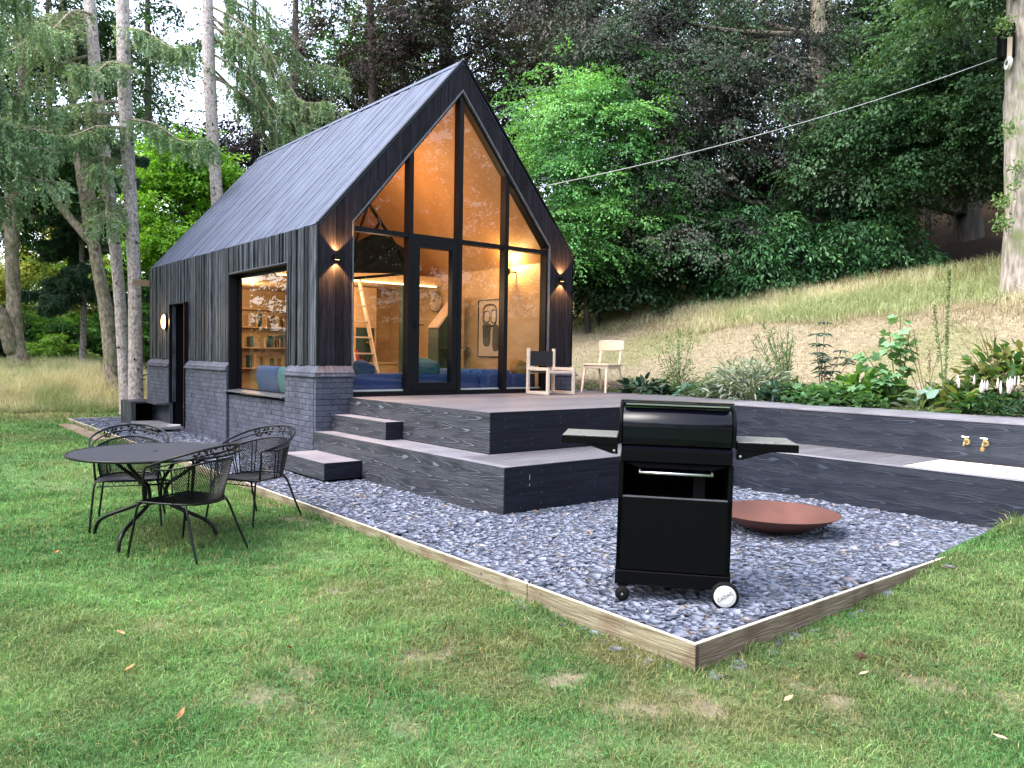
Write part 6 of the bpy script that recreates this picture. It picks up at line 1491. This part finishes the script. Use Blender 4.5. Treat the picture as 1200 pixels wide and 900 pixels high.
flowers(t,[(random.uniform(-.7,.6),random.uniform(-.6,.6),random.uniform(.58,.86)) for _ in range(40)],.028,M['petal_white']); stems('flower_stalks',t,[(random.uniform(-.6,.5),random.uniform(-.6,.5),random.uniform(.58,.8)) for _ in range(26)],r=.004)
mound('grey_foliage_plant','lower tuft of narrow grey-green leaves spilling to the coping left of the silver mound',838,5.62,.40,.30,420,[(.13,.24,.12),(.22,.33,.2)],.12,.2,205)
mound('bluegreen_plant','dark blue-green leafy plant at the foot of the silver mound',915,5.62,.30,.30,150,[(.03,.10,.07),(.06,.17,.11)],.15,.5,206)
t,P,rng=mound('evening_primrose','thin upright stalks fanning out with small yellow flowers behind the silver mound',922,6.3,.25,.25,120,[(.10,.2,.06),(.2,.28,.1)],.09,.3,207)
e=[(random.uniform(-.55,.35),random.uniform(-.3,.5),random.uniform(.75,1.12)) for _ in range(20)]; stems('stalks',t,e,r=.006,mat=M['stem_green']); flowers(t,[e[0],e[1],e[2],e[5]],.035,M['petal_yellow'])
n=420; k=rng.integers(0,20,n); f=.25+.75*rng.random(n); PP=np.array(e)[k]*f[:,None]; ovate('stalk_leaves',PP,rng.normal(0,.6,(n,3))+[0,0,.6],rng.normal(0,1,(n,3)),np.full(n,.08),np.full(n,.018),palcol([(.12,.22,.08),(.2,.3,.13)],n,rng),'leaf',t)
t,P,rng=mound('cream_flower_plant','yellow-green plant with cream flower heads between the primrose and the lobed mound',935,5.75,.30,.34,200,[(.2,.3,.06),(.14,.25,.08)],.09,.5,208)
flowers(t,[(random.uniform(-.3,.3),random.uniform(-.3,.3),random.uniform(.3,.42)) for _ in range(26)],.032,M['petal_cream'])
mound('geranium_plant','wide fresh green mound of lobed leaves at the coping in the bed centre',975,5.62,.55,.33,520,[(.06,.20,.06),(.11,.30,.10),(.17,.38,.15)],.11,1,209,kind='lobed',ry=.75)
mound('geranium_plant','smaller green lobed-leaf clump just right of the wide mound',1020,5.55,.28,.20,190,[(.08,.22,.05),(.14,.30,.09)],.07,1,210,kind='lobed')
# dark palmate plant
t,P,rng=mound('palmate_plant','tall dark blue-green plant with whorled palmate leaves on thin stems',965,6.1,.14,.14,40,[(.03,.09,.06)],.08,.3,211)
e=[(0,0,1.12),(.02,.1,.80),(-.07,-.05,.62),(.2,-.16,.72),(.10,.02,.42),(-.1,.08,.95),(.22,-.3,.60)]; stems('stems_tall',t,e,r=.008,mat=M['stem_brown']); PP=[];DD=[];NN=[]
for q in e:
    for lv in range(5):
        z=q[2]*(1-.14*lv) if q[2]>.7 else q[2]*(1-.05*lv)
        if lv>2 and q[2]<.7: continue
        for k in range(8):
            a=k*.785+lv; f=z/q[2]; PP.append((q[0]*f,q[1]*f,z)); DD.append((math.cos(a),math.sin(a),-.15+random.uniform(-.2,.2))); NN.append((0,0,1))
n=len(PP); ovate('palmate_leaves',PP,DD,NN,.10+.05*rng.random(n),np.full(n,.032),palcol([(.03,.10,.07),(.06,.15,.10)],n,rng),'leaf_gloss',t)
# hollyhock
t,P,rng=mound('lime_leaf_plant','bright lime-green broad-leaved clump in the middle of the bed',1012,6.0,.42,.42,230,[(.13,.32,.03),(.2,.42,.06),(.09,.24,.03)],.18,.7,212)
t,P,rng=mound('hollyhock_plant','tall hollyhock with big pale green leaves climbing above the lime clump',1052,6.0,.25,.3,70,[(.13,.30,.08),(.18,.36,.12)],.17,1,213,kind='lobed')
e=[(0,0,1.3),(-.08,.1,1.05),(.08,-.1,1.0),(-.35,.3,.72)]; stems('stalks',t,e,r=.010,mat=M['stem_green']); n=90; k=rng.integers(0,4,n); f=.35+.6*rng.random(n); a=rng.random(n)*6.28
PP=np.array(e)[k]*f[:,None]+np.stack([np.cos(a),np.sin(a),0*a],-1)*.09; lobed('stalk_leaves',PP,np.stack([np.cos(a),np.sin(a),-.5+0*a],-1),np.tile([0,0,1.],(n,1))+rng.normal(0,.3,(n,3)),.06+.06*rng.random(n),palcol([(.13,.32,.12),(.19,.4,.18)],n,rng),'leaf',t)
t,P,rng=mound('heart_leaf_plant','sparse plant with a few large pale blue-green heart leaves on bare soil',1078,5.65,.22,.25,16,[(.22,.38,.28),(.28,.45,.34)],.17,.75,214)
mound('wilting_plant','small yellow-green leafy plant above the pale heart leaves',1096,5.9,.16,.32,50,[(.28,.36,.06),(.16,.26,.06)],.11,.6,215)
# mullein and seed stems
t,P,rng=mound('mullein_plant','very tall thin mullein spike with seed pods rising in front of the bank',1108,6.0,.22,.35,120,[(.12,.2,.09),(.18,.26,.13)],.14,.35,216)
e=[(0,0,1.78),(-.12,.12,1.30),(.12,.05,.95)]; stems('spikes',t,e,r=.011,base=.02,mat=M['stem_green']); n=420; k=rng.choice(3,n,p=[.6,.25,.15]); f=.45+.55*rng.random(n); a=rng.random(n)*6.28
PP=np.array(e)[k]*f[:,None]; ovate('pods',PP,np.stack([np.cos(a),np.sin(a),.5+0*a],-1),rng.normal(0,1,(n,3)),np.full(n,.035),np.full(n,.02),palcol([(.16,.24,.08),(.22,.25,.1)],n,rng),'leaf',t)
t,P,rng=mound('seeding_dock','brown seeding stems standing left of the mullein',1088,6.3,.1,.15,30,[(.12,.16,.06)],.1,.3,217)
e=[(-.25,.1,.95),(-.12,.25,.88),(.02,0,.72),(.2,-.1,.9),(-.35,.3,.7)]; stems('seed_stalks',t,e,r=.005,mat=M['stem_brown']); n=260; k=rng.integers(0,5,n); f=.55+.45*rng.random(n)
ovate('seed_heads',np.array(e)[k]*f[:,None]+rng.normal(0,.012,(n,3)),rng.normal(0,1,(n,3)),rng.normal(0,1,(n,3)),np.full(n,.022),np.full(n,.016),palcol([(.15,.07,.03),(.22,.13,.06)],n,rng),'leaf',t)
mound('primula_plant','rosette of upright bright green strap leaves at the coping below the mullein',1125,5.55,.24,.26,60,[(.09,.24,.03),(.15,.32,.05),(.3,.33,.06)],.24,.35,218)
mound('primula_plant','second smaller strap-leaf rosette right beside the first one',1152,5.5,.20,.24,44,[(.05,.18,.05),(.09,.25,.07)],.2,.4,219)
t,P,rng=mound('astilbe_plant','dark leafy mound topped with upright white flower spikes at the right end of the bed',1172,5.55,.42,.28,380,[(.03,.10,.04),(.06,.16,.06)],.08,.5,220)
for i in range(26):
    mb=MB(); x,y=random.uniform(-.42,.35),random.uniform(-.45,.45); z=random.uniform(.26,.36); mb.lathe([(0,0),(.014,.02),(.012,.08),(.004,.12),(0,.13)],(x,y,z),6); mb.build('flower_spike',M['petal_pink'],t,smooth=True)
pass
t,P,rng=mound('raspberry_bush','tall leafy bush with yellow-tinged leaves at the right edge above the white spikes',1180,6.5,.62,.80,620,[(.09,.22,.04),(.15,.28,.05),(.26,.28,.05),(.05,.15,.03)],.14,.6,221)
stems('canes',t,[(random.uniform(-.6,.4),random.uniform(-.5,.5),random.uniform(.7,1.1)) for _ in range(9)],r=.007,mat=M['stem_brown'])
mound('leafy_weed','mid green weedy clump filling the gap left of the raspberry bush',1135,6.1,.32,.42,260,[(.08,.18,.05),(.14,.24,.07)],.08,.45,222)
mound('leafy_weed','low green weeds beside the airy shrub towards the silver mound',832,5.95,.36,.24,260,[(.09,.2,.06),(.15,.26,.09)],.06,.5,223)
mound('dogwood_sapling','small green sapling in the shadow at the left foot of the bank beside the cabin',742,6.0,.22,.26,150,[(.08,.22,.05),(.12,.28,.07)],.06,.5,224)
x,y=CLOV; n=len(x); P=np.repeat(np.stack([x,y,ground(x,y)+.018],-1),3,0); a=np.tile([0,2.1,4.2],n)+np.repeat(RNG.random(n)*6,3)
cv=ovate('clover',P,np.stack([np.cos(a),np.sin(a),.15+0*a],-1),np.tile([0,0,1.],(3*n,1))+RNG.normal(0,.25,(3*n,3)),.008+.008*np.repeat(RNG.random(n),3),.008+.006*np.repeat(RNG.random(n),3),palcol([(.06,.2,.05),(.1,.27,.08)],3*n,RNG),'leaf',None)
tag(cv,'clover and small broad-leaved weeds growing through the mown turf','clover',kind='stuff')
# low weeds and litter over the soil, and a strip of pinkish gravel behind the deck
rng=np.random.default_rng(77); n=9000; x=5.38+rng.random(n)**1.3*1.5; y=rng.random(n)*9-7.6; k=fbm(x*2+3,y*2)>.50; x,y=x[k],y[k]; n=len(x)
P=np.stack([x,y,ground(x,y)+.02*rng.random(n)],-1); wd=ovate('bed_weeds',P,rng.normal(0,1,(n,3))+[0,0,.7],rng.normal(0,.5,(n,3))+[0,0,1],.03+.04*rng.random(n),.014+.02*rng.random(n),palcol([(.06,.15,.03),(.11,.22,.05),(.2,.2,.08)],n,rng),'leaf',None)
tag(wd,'low weeds and leaf litter covering the soil of the planting bed','weeds',kind='stuff')
P=scatter(5.37,6.6,-1.2,2.6,1100,0,.02); P[:,2]+=ground(P[:,0],P[:,1]); gv=chips(P,.010,.03,'path_gravel'); gv['kind']='stuff'; tag(gv,'pinkish gravel strip behind the right end of the deck','gravel')
a=gv.data.color_attributes['col']; arr=np.ones((len(gv.data.vertices),4),dtype=np.float32); arr[:,:3]=np.repeat(np.array([.34,.25,.21])*(.6+.8*rng.random((len(P),1))),12,0); a.data.foreach_set('color',arr.ravel())
# ------------------------------------------------------------------ render settings
sc.view_settings.view_transform='Standard'; sc.view_settings.look='None'; sc.view_settings.exposure=0; sc.view_settings.gamma=1
cy=sc.cycles
cy.use_denoising=True
try: cy.denoiser='OPENIMAGEDENOISE'
except Exception: pass
cy.max_bounces=8; cy.diffuse_bounces=3; cy.glossy_bounces=3; cy.transmission_bounces=5; cy.transparent_max_bounces=10
cy.sample_clamp_indirect=6; cy.caustics_reflective=False; cy.caustics_refractive=False
